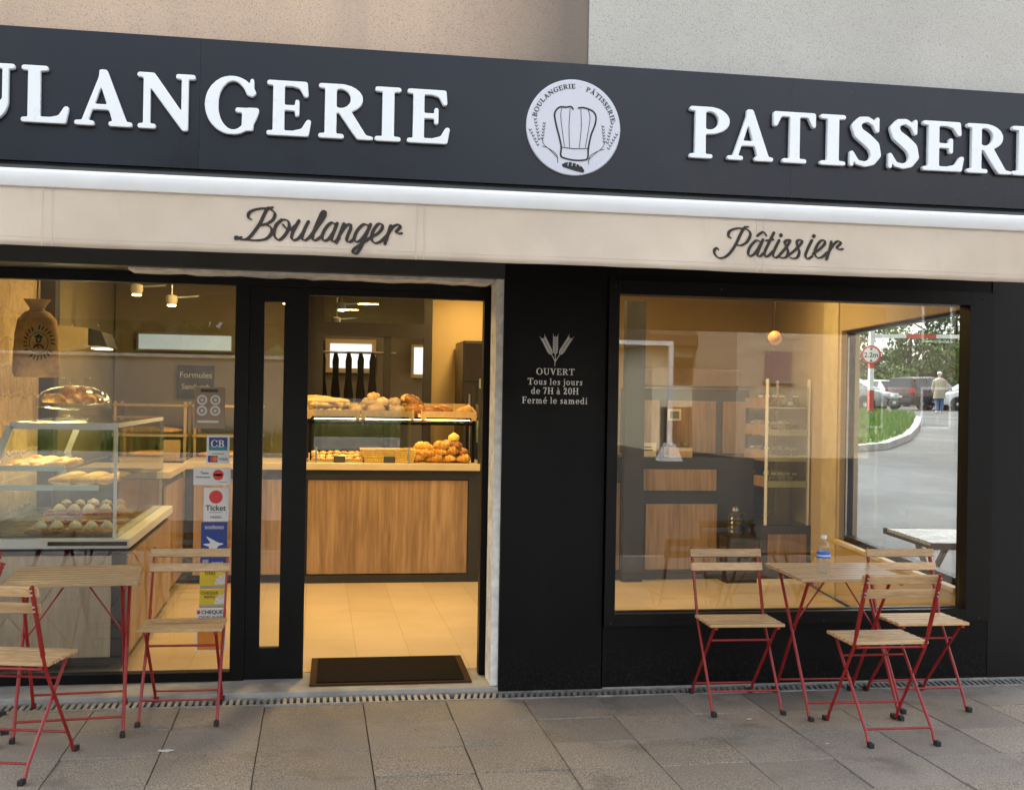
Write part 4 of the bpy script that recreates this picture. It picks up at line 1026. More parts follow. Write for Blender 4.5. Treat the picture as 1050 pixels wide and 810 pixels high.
m = MB(); m.box(-1.0, -.02, .1, -.243, -.012, .505); m.build('pane', glass_mat('guard_glass', (.86, .9, .88), 1.7), sgd)
for x in (-.98, -.26):
    m = MB(); m.tube([(x, -.016, 0), (x, -.016, .12)], .008); m.build('post', steel, sgd)

# --- pastries in the case
def tart(x, y, z, s, label, group, proto=[None]):
    if proto[0] is None:
        t = thing('meringue_tart', label, 'tart', (x, y, z), 0, group)
        m = MB(); m.lathe([(.034, 0), (.042, .018), (.038, .02)], seg=16); m.build('pastry_shell', crust, t, True)
        m = MB(); m.lathe([(.037, .02), (.04, .028), (.036, .04), (.026, .052), (.02, .056), (.008, .066)], seg=14); m.build('meringue_top', cream, t, True)
        m = MB(); m.ell((.004, 0, .067), (.008, .008, .007), 8, 6); m.build('berry', jam, t, True); proto[0] = t; return t
    return dup(proto[0], (x, y, z))
for j in range(2):
    for i in range(5):
        tart(-2.42 + .085 * i + R.uniform(-.006, .006), .66 + .42 * j + R.uniform(-.01, .01), .75 + .05 * j, 1, 'cream topped tart with a red berry in the front rows of the pastry case', 'cream tarts in the pastry case').scale = (.86,) * 3
for j in range(4):
    t = thing('pastry_tray', ['front tray of fruit slices in the pastry case', 'second tray of fruit tarts behind the cream tarts in the pastry case', 'third stepped tray of pastries in the pastry case', 'rearmost stepped tray of pastries in the pastry case'][j], 'tray', (0, .54 + .21 * j, .718 + .024 * j))
    m = MB(); m.box(-2.5, -.08, 0, -2.03, .09, .018, .004); m.build('board', plain('gilt_card', (.5, .36, .14), .35, var=.1), t)
placeset('strawberry_tart', loaf_mesh(.036, .034, .016, 2), jam, 'red glazed fruit tart on the trays of the pastry case', 'tart', 'red fruit tarts in the pastry case',
         [(-2.44 + .06 * i, .78 + .2 * j, .775 + .026 * j, R.uniform(-3, 3), R.uniform(.85, 1.1), 0) for i in range(7) for j in range(3)])
placeset('flaky_slice', loaf_mesh(.05, .03, .016, 6), brownc, 'flaky brown slice lying along the front edge of the pastry case', 'pastry', 'flaky slices at the front of the pastry case',
         [(-2.68 + .085 * i, .53 + R.uniform(-.01, .01), .752 if i > 2 else .732, R.uniform(-.2, .2), R.uniform(.9, 1.05), 0) for i in range(8)])
placeset('cream_bun', loaf_mesh(.032, .03, .024, 2), cream, 'pale iced bun on the rear trays of the pastry case', 'bun', 'iced buns in the pastry case',
         [(-2.42 + .075 * i, 1.18 + .12 * j, .80 + .03 * j, 0, R.uniform(.85, 1.1), 0) for i in range(5) for j in range(2)])
placeset('quiche', loaf_mesh(.045, .038, .02, 3), crust, 'golden pastry on the upper glass shelf of the pastry case', 'pastry', 'golden pastries on the case shelf',
         [(-2.57 + .075 * i + R.uniform(-.01, .01), .56 + .13 * j, 1.085 + R.uniform(0, .012), R.uniform(0, 3), R.uniform(.85, 1.15), R.uniform(-.2, .2)) for i in range(4) for j in range(6)])
placeset('eclair', loaf_mesh(.06, .024, .02, 6), bread_mat('yellow_glaze', (.6, .33, .06), (.8, .5, .12)), 'yellow glazed eclair on the brightly lit middle shelf of the pastry case', 'pastry', 'glazed eclairs in the pastry case',
         [(-2.4 + .13 * i, 1.0 + .07 * j, .985, R.uniform(-.1, .1), 1, 0) for i in range(3) for j in range(8)])
# --- glass dome cake stand
cs = thing('cake_stand', 'glass cake stand with a domed cover full of pastries above the pastry case', 'cake stand', (-2.33, 1.0, 1.345))
m = MB(); m.lathe([(.09, 0), (.085, .012), (.018, .02), (.016, .045), (.2, .058), (.215, .066), (.0, .066)], seg=30); m.build('stand', glass_s, cs, True)
m = MB(); m.lathe([(.205, .068), (.2, .10), (.17, .145), (.11, .172), (.03, .183), (.0, .184)], seg=30); m.build('dome', glass_mat('dome_glass', (.95, .95, .93), 1.85), cs, True)
m = MB(); [m.lathe([(.012, .186), (.02, .196), (.02, .222), (.012, .226)], (x, 0, 0), 12) for x in (-.06, 0., .07)]; m.build('knob', glass_s, cs, True)
placeset('small_cake', loaf_mesh(.045, .04, .034, 2), crust, 'golden cake under the glass dome above the pastry case', 'cake', 'cakes under the glass dome',
         [(-2.33 + .125 * math.cos(a), 1.0 + .12 * math.sin(a), 1.43, a, 1, 0) for a in [k * .7 for k in range(9)]] + [(-2.33 + .05 * math.cos(a), 1. + .05 * math.sin(a), 1.47, a, 1.1, 0) for a in (0, 2.1, 4.2)])
# --- hanging flour sack
sk = thing('flour_sack', 'tied brown burlap sack with a dark round print hanging by the stone wall', 'sack', (-2.53, .98, 1.57))
burlap = plain('burlap', (.36, .22, .09), .95, var=.25, nscale=25, bmp=.5, bscale=260)
m = MB(); prof = [(0, .0), (.115, .0), (.128, .03), (.125, .12), (.118, .24), (.105, .32), (.07, .36), (.035, .375), (.05, .40), (.075, .435)]
m.lathe(prof, seg=24, squash=(1, .5)); m.build('body', burlap, sk, True)
m = MB(); m.lathe([(.038, .368), (.046, .375), (.038, .382)], seg=16, squash=(1, .6)); m.build('tie', plain('twine', (.3, .2, .1), .9), sk, True)
m = MB(); m.tube([(0, 0, .40), (0, .02, .62), (0, .02, 1.04)], .006); m.build('cord', plain('twine', (.3, .2, .1), .9), sk)
k = Ink(-.11, -.13, .11, .13, 700); k.ring(0, 0, .05, .06, .046, .056); k.ring(0, .018, .015, .019, .008, .011); k.ring(0, -.034, .03, .028, .019, .018, keep=(-1, -.034, 1, 1)); k.stroke([(-.02, .032, .004), (0, .043, .006), (.02, .03, .004)]); k.stroke([(-.006, -.02, .003), (.004, -.03, .003)])
for i in range(24):
    a = i * PI / 12
    if i % 8 != 7: k.stroke([(.062 * math.sin(a), .074 * math.cos(a), .0035), (.08 * math.sin(a + .06), .095 * math.cos(a + .06), .0035)])
me = outline_mesh('round_print', k.loops(1), .0005); me.transform(Matrix.Translation((.025, 0, .19)) @ FRONT)
for v in me.vertices: v.co.y = -.0635 * math.sqrt(max(.05, 1 - (v.co.x / .127) ** 2)) - .004
link('round_print', me, plain('print_black', (.03, .022, .015), .9), sk)
# --- back of shop, left
for i, (a, b, z0, z1, lab) in enumerate(((-2.62, -2.06, .95, 1.42, 'left pale pine bread rack standing behind the counter'), (-1.98, -1.45, .95, 1.42, 'right pale pine bread rack standing behind the counter near the stickers'))):
    rk = thing('bread_rack', lab, 'rack', (0, 4.1, 0), 0, 'pine bread racks behind the counter')
    m = MB()
    for x in (a, b):
        for y in (0, .35): m.box(x - .011, y - .011, .03, x + .011, y + .011, z1)
    m.build('posts', pine, rk)
    for z in (.72, .93, 1.13, 1.38):
        m = MB(); m.box(a - .02, -.022, z, b + .02, .372, z + .018); m.build('shelf', pine, rk)
placeset('baguette', loaf_mesh(.24, .035, .03, 8), crust, 'golden baguette lying on the pine racks behind the counter', 'baguette', 'baguettes on the pine racks',
         [(-2.34, 4.15 + .07 * (j % 4), (1.165, .97, .76)[j // 4], R.uniform(-.06, .06), R.uniform(.85, 1.), 0) for j in range(12)] + [(-1.72, 4.15 + .08 * (j % 3), .97 if j < 3 else .76, R.uniform(-.05, .05), 1, 0) for j in range(6)])
label_box('bread_crate', (-2.17, 3.5, .97, -2.05, 3.7, 1.12), pine, 'upright pale pine crate on the counter corner below the racks', 'crate')
cb = thing('chalkboard', 'dark chalkboard with white handwritten Formules Sandwich on the back wall', 'chalkboard', (-2.04, 4.72, 1.60))
m = MB(); m.box(-.155, -.02, -.14, .155, .02, .14, .003); m.build('board', plain('slate', (.035, .035, .03), .8, var=.3), cb)
chalk = plain('chalk', (.6, .6, .55), .9)
sans('Formules', .075, (0, -.022, .03), chalk, cb); sans('Sandwich', .065, (0, -.022, -.07), chalk, cb)
bw = thing('high_window', 'long narrow bluish window strip high on the back wall behind the racks', 'window', (0, 4.70, 0))
m = MB(); m.box(-2.55, -.01, 1.86, -1.72, .03, 2.03); m.build('frame', olive_wall, bw)
B1('pane', (-2.53, -.018, 1.875, -1.74, -.012, 2.005), emissive('cool_daylight', (.5, .66, .75), .085), bw)
hd = thing('extractor_hood', 'pale sloped extractor hood with a dark end behind the sack', 'hood', (-2.43, 2.0, 1.8))
m = MB(); m.prism([(-.26, -.06), (.0, .0), (.0, .1), (-.26, .12)], -.1, .3, 'y'); m.build('body', plain('hood_beige', (.32, .25, .14), .6), hd)
m = MB(); m.prism([(.002, -.01), (.12, -.02), (.08, .08), (.002, .1)], -.1, .3, 'y'); m.build('end', darkwood, hd)
m = MB(); m.box(.02, -.1, -.032, .12, .1, -.024); m.build('lamp', emissive('hood_lamp', (1, .9, .7), .8), hd)
# ================================================================== right part of the shop
cbn = thing('cabinet', 'dark back cabinet with oak door panels seen through the right window', 'cabinet', (0, 3.3, .03))
m = MB(); m.box(1.405, .02, 0, 2.62, .5, 1.0); m.build('carcass', darkwood, cbn)
for b in ((1.665, .004, .73, 2.29, .019, .905), (1.688, .004, .085, 2.3, .019, .62), (1.405, .004, .085, 1.47, .019, .79)):
    m = MB(); m.box(*b, bev=.002); m.build('oak_panel', oak, cbn)
label_box('dark_post', (1.475, 3.2, .03, 1.635, 3.29, 2.3), darkwood, 'wide dark post at the left edge of the right window view', 'post')
tc_ = thing('tall_cabinet', 'tall dark cupboard with brown oak doors behind the right window', 'cabinet', (0, 3.55, 0))
m = MB(); m.box(1.66, .0, 1.031, 2.66, .5, 1.60); m.build('carcass', darkwood, tc_)
for a, b in ((1.70, 1.86), (1.93, 2.36), (2.42, 2.62)):
    m = MB(); m.box(a, -.016, 1.06, b, -.001, 1.5, .002); m.build('oak_door', oak, tc_)
m = MB(); m.box(1.68, .01, 1.62, 2.6, .45, 1.78, .02); tag(m.build('storage_box', plain('card_brown', (.2, .13, .07), .8), None, False, (0, 3.56, .0)), 'low brown box lying on top of the tall oak cupboard', 'box')
card = thing('notice_card', 'cream notice card propped on the dark cabinet', 'card', (1.70, 3.34, 1.035))
m = MB(); m.box(-.08, 0, 0, .08, .004, .115); m.build('sheet', plain('card_cream', (.6, .52, .36), .7), card)
m = MB(); m.box(-.06, -.0015, .05, .05, -.0005, .06); m.box(-.05, -.0015, .075, .04, -.0005, .083); m.build('print', ink, card)
pc = thing('notice_card', 'framed white card fixed on the oak cupboard door behind the window', 'card', (1.99, 3.525, 1.38))
m = MB(); m.box(-.06, 0, -.05, .06, .006, .05, .002); m.build('sheet', plain('card_white', (.68, .62, .5), .7), pc)
m = MB(); m.box(-.04, -.0015, -.03, .04, -.0005, .03); m.build('picture', plain('card_grey', (.2, .2, .19), .7), pc)
wb = thing('wooden_crate', 'little pine crate with jars on the dark cabinet left of the trolley', 'crate', (2.0, 3.45, 1.031))
m = MB(); m.box(-.1, -.08, 0, .1, .08, .012); m.box(-.1, -.08, .0121, .1, -.07, .08); m.box(-.1, .07, .0121, .1, .08, .08); m.build('body', pine, wb)
jg = glass_mat('jar_glass', (.85, .87, .84), 1.5)
for i in range(3):
    j = thing('jar', 'small lidded glass jar in the pine crate on the dark cabinet', 'jar', (1.94 + .06 * i, 3.45, 1.045), 0, 'jars in the pine crate')
    m = MB(); m.lathe([(.022, 0), (.026, .01), (.026, .07), (.02, .085)], seg=14); m.build('glass', jg, j, True)
    m = MB(); m.lathe([(.023, .086), (.023, .1)], seg=14); m.build('lid', steel, j, True)
# display trolley
tr = thing('display_trolley', 'tall cream framed shelving trolley of jars and boxes on a dark base behind the window', 'shelving', (0, 3.05, .03))
cf = plain('cream_metal', (.84, .83, .78), .45, var=.05)
m = MB(); m.box(2.58, .0, .04, 3.03, .72, .47); m.build('base', darkwood, tr)
m = MB(); m.box(2.64, -.012, .12, 2.97, -.001, .40, .002); m.build('oak_panel', oak, tr)
m = MB(); m.box(2.57, -.02, 0, 3.04, .72, .038); m.build('foot', cf, tr)
for x in (2.625, 2.985):
    for y in (.02, .68):
        m = MB(); m.box(x - .01, y - .01, .471, x + .01, y + .01, 1.66, .002); m.build('upright', cf, tr)
for z in (.78, .99, 1.2, 1.42):
    m = MB(); m.box(2.64, .02, z - .006, 2.97, .68, z); m.build('shelf', glass_s, tr)
    if z < 1.4:
        m = MB(); m.box(2.642, .006, z, 2.803, .018, z + .05); m.box(2.807, .006, z, 2.968, .018, z + .05); m.build('shelf_front', plain('cream_label', (.66, .58, .42), .6), tr)
    else:
        m = MB(); m.box(2.642, .006, z, 2.968, .018, z + .012); m.build('shelf_front', cf, tr)
    m = MB(); m.box(2.619, .035, z + .001, 2.636, .665, z + .085); m.build('side_crate', plain('kraft', (.36, .22, .1), .8, var=.2), tr)
m = MB(); m.box(2.64, .69, .5, 2.97, .694, 1.6); m.build('back_panel', plain('trolley_back', (.2, .17, .12), .6), tr)
m = MB(); m.box(2.636, .0, .48, 2.974, .004, 1.6); m.build('front_glass', glass_mat('trolley_sheen_glass', (.82, .87, .84), 1.7), tr)  # pane added across the trolley front to give a greyish sheen
jl = None
for z in (.783, .993, 1.203, 1.423):
    for i in range(5):
        for jj in range(2):
            x, y = 2.68 + .062 * i, 3.2 + .3 * jj
            if jl is None:
                jl = thing('jar', 'lidded glass jar standing on the cream shelving trolley', 'jar', (x, y, z + .03), 0, 'jars on the trolley')
                m = MB(); m.lathe([(.022, 0), (.027, .01), (.027, .075), (.02, .09)], seg=12); m.build('glass', jg, jl, True)
                m = MB(); m.lathe([(.018, .004), (.023, .01), (.023, .06), (.0, .062)], seg=12); m.build('contents', brownc, jl, True)
                m = MB(); m.lathe([(.023, .091), (.023, .106)], seg=12); m.build('lid', cf, jl, True)
            elif R.random() < .8: dup(jl, (x, y, z + .03))
placeset('paper_bag', loaf_mesh(.07, .05, .05, 2), plain('kraft', (.36, .22, .1), .8, var=.2), 'brown packet lying on the back of the shelving trolley', 'packet', 'packets on the trolley', [(2.68 + .085 * i, 3.4 + .11 * j, z, R.uniform(0, 3), R.uniform(.6, .9), R.uniform(-.2, .2)) for i in range(4) for j in range(3) for z in (.8, 1.01, 1.22, 1.44)])
for z in (.783, .993, 1.203, 1.423):
    for i in range(4):
        if R.random() < .85:
            c_ = thing('carton', 'small brown carton stacked on the trolley shelves behind the jars', 'carton', (2.68 + .083 * i, 3.34, z + .03), R.uniform(-.2, .2), 'cartons on the trolley')
            h_ = R.uniform(.06, .13); m = MB(); m.box(-.036, -.06, 0, .036, .06, h_, .003); m.build('body', plain(('kraft', 'card_brown', 'card_cream')[R.randrange(3)], (.36, .22, .1), .8), c_)
            m = MB(); m.box(-.024, -.0618, h_ * .3, .024, -.0605, h_ * .7); m.build('front_label', plain('card_white', (.68, .62, .5), .7), c_)
rl = thing('price_label', 'red price label beside the cream trolley', 'label', (3.02, 3.06, 1.36))
m = MB(); m.box(-.01, -.02, -.06, .07, -.012, .07, .002); m.build('card', plain('label_red', (.5, .03, .02), .5), rl)
m = MB(); m.box(.02, -.0215, -.03, .055, -.0205, .0); m.build('mark', white, rl)
gj = thing('glass_urn', 'squat dark ribbed glass urn on the cabinet end beside the trolley', 'urn', (2.40, 3.15, .40))
m = MB(); m.lathe([(.05, 0)] + [(.055 + .008 * (i % 2), .02 + .018 * i) for i in range(10)] + [(.03, .21)], seg=18); m.build('body', plain('smoked_glass', (.05, .05, .05), .12), gj, True)
m = MB(); m.lathe([(.035, .211), (.03, .235), (.008, .25)], seg=14); m.build('lid', steel, gj, True)
m = MB(); m.box(-.09, -.06, -.37, .18, .12, -.002); m.build('pedestal', darkwood, gj, True)
# lamps
us = MB(); us.box(-1.0, .22, .338, .25, .27, .346); ul = us.build('strip_lamp', emissive('bread_lamp', (1, .66, .22), 7.), sg_)
gs = thing('end_screen', 'narrow glass end screen with grey and green strips at the right counter end', 'glass screen', (.315, 3.32, .97))
m = MB(); m.box(-.003, 0, .02, .003, .5, .62); m.build('pane', glass_s, gs)
m = MB(); m.box(-.006, .02, .36, -.0035, .1, .68); m.build('grey_strip', plain('strip_grey', (.3, .31, .3), .5), gs)
m = MB(); m.box(-.006, .02, .16, -.0035, .2, .34); m.build('green_strip', plain('strip_green', (.03, .13, .07), .5), gs)
m = MB(); m.box(-.02, -.01, 0, .02, .02, .6); m.build('post', darkwood, gs)
lampm = emissive('warm_bulb', (1, .72, .38), 8)
def spot(x, y, z, lab, e=None, dirx=.2):
    t = thing('ceiling_spot', lab, 'spot lamp', (x, y, z), 0, 'ceiling spots')
    m = MB(); m.tube([(0, 0, .035), (0, 0, 2.62 - z)], .008); m.build('stem', steel, t)
    m = MB(); m.lathe([(.03, -.03), (.045, .0), (.045, .04), (.02, .05)], seg=18); m.build('head', plain('spot_white', (.6, .55, .45), .4), t, True)
    m = MB(); m.lathe([(.03, -.036), (.034, -.032)], seg=18); m.build('bulb', lampm, t)
    m = MB(); m.bar((.04, 0, .03), (.2, 0, .045), .02, .012); m.build('arm', steel, t)
spot(-2.30, 3.0, 2.24, 'lit ceiling spot highest in the left window, above the racks'); spot(-2.10, 3.4, 2.20, 'lit ceiling spot nearer the stickers in the left window')
spot(-1.20, 2.6, 2.18, 'lit round ceiling spot seen through the narrow door pane'); spot(-.76, 5.6, 2.36, 'added lit spot behind the left of the transom, standing in for a mirrored shop lamp'); spot(-.80, 6.0, 2.24, 'added lower lit spot behind the transom, standing in for a mirrored shop lamp')  # last two: added bulbs standing in for shop lamps reflected in the transom
pl = thing('pendant_lamp', 'dim orange globe lamp hanging inside the right window', 'lamp', (2.24, 2.0, 1.96))
m = MB(); m.ell((0, 0, 0), (.05, .05, .05), 20, 12); m.build('globe', emissive('amber_globe', (.8, .34, .09), .015), pl, True)
m = MB(); m.tube([(0, 0, .06), (0, 0, .66)], .005); m.build('cord', darkwood, pl)
def area(x, y, z, e, s, c=(1, .68, .27), rot=(0, 0, 0)):
    l = bpy.data.lights.new('ceiling_light', 'AREA'); l.shape = 'DISK'; l.size = s; l.energy = e; l.color = c
    o = bpy.data.objects.new('ceiling_light', l); COL.objects.link(o); o.location = (x, y, z); o.rotation_euler = rot
K = .33
for x, y, e in ((-1.9, 1.5, 14), (-.6, 1.6, 20), (-.4, 2.6, 24), (-1.6, 2.9, 12), (1.9, 1.9, 13), (2.3, 2.6, 6), (.5, 4.9, 14), (-.5, 6., 3)): area(x, y, 2.58, e * K, .25)
# ================================================================== door mat
mt = thing('door_mat', 'dark brown entrance mat with a rubber border lying in the doorway', 'mat', (-.585, .395, .031))
m = MB(); m.prism([(-.41, -.305), (.415, -.305), (.43, .29), (-.40, .29)], 0, .008, 'z'); m.build('border', plain('mat_border', (.05, .026, .011), .8, var=.2, spec=.1), mt)
m = MB(); m.prism([(-.375, -.28), (.38, -.28), (.392, .262), (-.366, .262)], .0085, .014, 'z'); m.build('pile', plain('mat_pile', (.011, .008, .006), .95, var=.4, nscale=60, bmp=.8, bscale=300, spec=.08), mt)
# ================================================================== bistro chairs and tables
def make_chair(label):
    """folding slatted chair facing -Y, origin between the feet on the ground"""
    t = thing('folding_chair', label, 'chair', group='red and acacia folding chairs outside the shop')
    H = .172
    for s in (-1, 1):
        x = s * H
        # long legs: front foot up past the seat into the back
        m = MB(); m.tube([(x, -.206, .012), (x, -.186, .016), (x, -.172, .05), (x, .07, .40), (x, .098, .47)], .0072, 8); m.bar((x, .094, .46), (x, .2, .75), .009, .022)
        lg = m.build('long_leg', red, t, True)
        m = MB(); m.box(x - .011, -.232, 0, x + .011, -.198, .022, .003); m.build('foot_cap', cap_m, lg)
        m = MB()
        for z, y in ((.735, .195), (.717, .189), (.668, .171), (.65, .164)): m.lathe([(.004, y - .002), (.005, y + .011), (.003, y + .0135)], (x, 0, z), 8, 'y')
        m.build('rivets', steel, lg)
        xi = s * (H - .016)
        m = MB(); m.tube([(xi, .212, .012), (xi, .192, .016), (xi, .178, .05), (xi, -.15, .408)], .0072, 8); sl2 = m.build('short_leg', red, t, True)
        m = MB(); m.box(xi - .011, .202, 0, xi + .011, .236, .022, .003); m.build('foot_cap', cap_m, sl2)
        m = MB(); m.box(xi - .008, -.18, .404, xi + .008, .085, .416); m.build('seat_rail', red, t)
    for (y, z, w) in ((-.14, .1, H), (.166, .065, H - .016), (-.085, .335, H - .016), (.074, .405, H)):
        m = MB(); m.tube([(-w, y, z), (w, y, z)], .0055, 8); m.build('stretcher', red, t, True)
    m = MB()
    for i in range(5):
        y = -.185 + i * .0555; m.box(-.187, y, .4165, .187, y + .0395, .431, .0025)
    m.build('seat', acacia, t)
    bk_ = Matrix.Rotation(rad(-20), 3, 'X')
    for z, y in ((.726, .175), (.659, .151)):
        m = MB(); m.obox((0, y, z), .187, .0075, .0205, bk_)
        sl_ = m.build('back_slat', acacia, t)
        bv = sl_.modifiers.new('soft', 'BEVEL'); bv.width = .003; bv.segments = 2
    return t
ch0 = make_chair('red metal folding chair with pale acacia slats left of the right-hand table, facing the street')
ch0.location = (1.087, -.345, 0); ch0.rotation_euler = (0, 0, rad(-2))
dup(ch0, (2.03, -.385, 0), rad(-1), 'red and acacia folding chair right of the right-hand table, half hidden by the nearest chair')
dup(ch0, (1.588, -.885, 0), rad(179), 'nearest chair on the right, back to the camera with rivets showing on its red uprights')
dup(ch0, (-1.573, -.232, 0), rad(-1), 'red and acacia folding chair in front of the window stickers beside the doorway')
dup(ch0, (-2.165, -.93, 0), rad(167), 'nearest chair on the left cut off by the picture edge, back to the camera')
dup(ch0, (-2.55, -.40, 0), rad(-74), 'chair at the far left edge showing only its red legs beside the left table')
def make_table(label):
    t = thing('folding_table', label, 'table', group='red and acacia folding tables outside the shop')
    m = MB(); n = 8
    for i in range(n):
        y = -.27 + i * .0685; m.box(-.275, y, .654, .275, y + .0545, .67, .003)
    m.build('tabletop', acacia_d, t)
    for s in (-1, 1):
        x = s * .222
        m = MB(); m.box(x - .008, -.262, .638, x + .008, .262, .653); m.build('top_rail', red, t)
        for d_, xo in ((-1, 0), (1, -.017 * s)):
            xx = x + xo
            m = MB(); m.tube([(xx, d_ * .272, .012), (xx, d_ * .252, .016), (xx, d_ * .238, .05), (xx, -d_ * .175, .64)], .008, 8); lg = m.build('leg', red, t, True)
            m = MB(); m.box(xx - .011, d_ * .278 - .017, 0, xx + .011, d_ * .278 + .017, .022, .003); m.build('foot_cap', cap_m, lg)
        m = MB(); m.tube([(x - s * .012, .02, .385), (s * .035, .0, .642)], .0045, 6); m.build('stay', red, t, True)
    for y, z, w in ((-.228, .075, .222), (.228, .075, .205), (-.05, .642, .06)):
        m = MB(); m.tube([(-w, y, z), (w, y, z)], .0055, 8); m.build('stretcher', red, t, True)
    return t
tb = make_table('right-hand acacia topped folding table on crossed red legs with a water bottle on it')
tb.location = (1.575, -.42, 0); tb.rotation_euler = (0, 0, rad(-3))
dup(tb, (-2.04, -.33, 0), rad(6), 'left-hand folding table with acacia slat top in front of the pastry case window')

bo = thing('water_bottle', 'clear plastic water bottle with a blue label and white cap on the right-hand table', 'bottle', (1.474, -.5, .67)); bo.scale = (1.03, 1.03, .94)
pet = glass_mat('pet_plastic', (.93, .95, .97), 1.62, .06)
m = MB(); m.lathe([(.024, 0), (.03, .006), (.031, .03), (.0285, .038), (.031, .046), (.0285, .054), (.031, .062), (.031, .115), (.0285, .122), (.031, .13), (.025, .152), (.013, .168), (.0115, .178)], seg=20); m.build('body', pet, bo, True)
m = MB(); m.lathe([(.029, .002), (.0295, .01), (.0295, .1), (.0, .101)], seg=20); m.build('water', glass_mat('water', (.98, .99, .99), 1.2), bo, True)
m = MB(); m.lathe([(.0315, .08), (.0318, .081), (.0318, .114), (.0315, .115)], seg=24); lb = m.build('label', plain('label_blue', (.03, .12, .5), .4), bo, True)
m = MB(); m.lathe([(.0321, .0885), (.0323, .089), (.0323, .0965), (.0321, .097)], seg=24); m.build('label_band', plain('label_pale', (.5, .6, .8), .4), lb, True)
m = MB(); m.lathe([(.0145, .179), (.0148, .182), (.0148, .193), (.012, .196)], seg=18); m.build('cap', plain('cap_white', (.7, .72, .75), .4), bo, True)

# ================================================================== stickers on the left window pane
SY = .279
wh = plain('sticker_white', (.62, .62, .6), .5, var=.03); navy = plain('sticker_navy', (.018, .045, .22), .4); teal = plain('sticker_teal', (.03, .2, .27), .4)
yel = plain('sticker_yellow', (.62, .46, .03), .45); orange = plain('sticker_orange', (.6, .2, .02), .45); redd = plain('sticker_red', (.55, .035, .03), .45); tan = plain('sticker_tan', (.3, .22, .15), .6); blk = plain('sticker_black', (.03, .03, .035), .5); sgrey = plain('sticker_grey', (.3, .31, .33), .5)
def stk(label, x0, z0, x1, z1, mat):
    t = thing('sticker', label, 'sticker', ((x0 + x1) / 2, SY, z0), 0, 'stickers down the edge of the left window')
    w = (x1 - x0) / 2
    m = MB(); m.box(-w, -.0008, 0, w, .0, z1 - z0); m.build('sheet', mat, t); return t, w, z1 - z0
def patch(t, name, mat, a, b, c, d, lev=1):
    m = MB(); m.box(a, -.0008 - .0007 * lev, b, c, -.0009 - .0007 * (lev - 1), d); return m.build(name, mat, t)
def shape(t, name, mat, loops, lev=1): return place_outline(name, loops, mat, t, (0, -.0012 - .0007 * lev, 0), .0003)
t, w, h = stk('tan square notice with four white rings, topmost of the window stickers', -1.60, 1.318, -1.447, 1.528, tan)
for cx in (-.038, .028):
    for cz in (.09, .145): shape(t, 'ring', wh, [disc(cx, cz, .026), disc(cx, cz, .016)]); shape(t, 'pictogram', wh, [disc(cx, cz, .008)])
patch(t, 'bar', wh, -.06, .028, .045, .04); patch(t, 'heading', blk, -.045, .185, .04, .2)
t, w, h = stk('white bank card sticker with CB on a blue field above two card marks', -1.535, 1.137, -1.42, 1.283, wh)
patch(t, 'blue_field', navy, -.046, .068, .046, .135); patch(t, 'teal_field', teal, -.046, .068, .046, .09, 2)
L = ctext('CB', .036, -.001, .085, track=.08); shape(t, 'lettering', wh, L, 3)
shape(t, 'red_disc', redd, [disc(-.026, .024, .0135)]); shape(t, 'orange_disc', orange, [disc(-.014, .024, .0125)], 2); patch(t, 'card_mark', navy, -.05, .007, -.002, .041, .4); 
sans('VISA', .022, (.026, -.0022, .016), navy, t); patch(t, 'small_print', sgrey, -.03, .048, .03, .054)
t, w, h = stk('wide white sticker with a red roundel between the card sticker and the red disc sticker', -1.598, 1.028, -1.412, 1.118, wh)
shape(t, 'roundel', redd, [disc(.03, .052, .027)], 1); sans('Team', .018, (-.038, -.0022, .055), blk, t); sans('Partenaires', .0155, (-.045, -.0022, .036), blk, t); patch(t, 'roundel_band', wh, .01, .047, .05, .057, 2); patch(t, 'small_print', sgrey, .035, .012, .075, .017)
t, w, h = stk('white meal voucher sticker with a red disc above the word Ticket', -1.545, .842, -1.42, 1.014, wh)
shape(t, 'red_disc', redd, [disc(-.002, .125, .034)]); sans('Ticket', .04, (-.002, -.0022, .055), blk, t, bold=.0006); patch(t, 'small_print', sgrey, -.035, .043, .03, .048); sans('resto', .026, (-.002, -.0022, .015), navy, t)
t, w, h = stk('deep blue sticker with a white star burst partly behind the chair back', -1.555, .665, -1.425, .838, navy)
sans('sodexo', .032, (.0, -.0022, .138), wh, t)
k = Ink(-.07, 0, .07, .12, 500); k.poly([(-.058, .01), (-.02, .045), (-.06, .06), (-.015, .065), (-.045, .105), (.0, .08), (.02, .068), (.055, .062), (.02, .05), (.0, .01)]); shape(t, 'star_burst', wh, k.loops(1)); patch(t, 'bar', teal, -.06, .004, .06, .012)
t, w, h = stk('small dark blue sticker with white print just below the star burst sticker', -1.557, .598, -1.425, .662, navy)
sans('pass', .035, (.02, -.0022, .02), wh, t); patch(t, 'chip', sgrey, -.055, .022, -.025, .048)
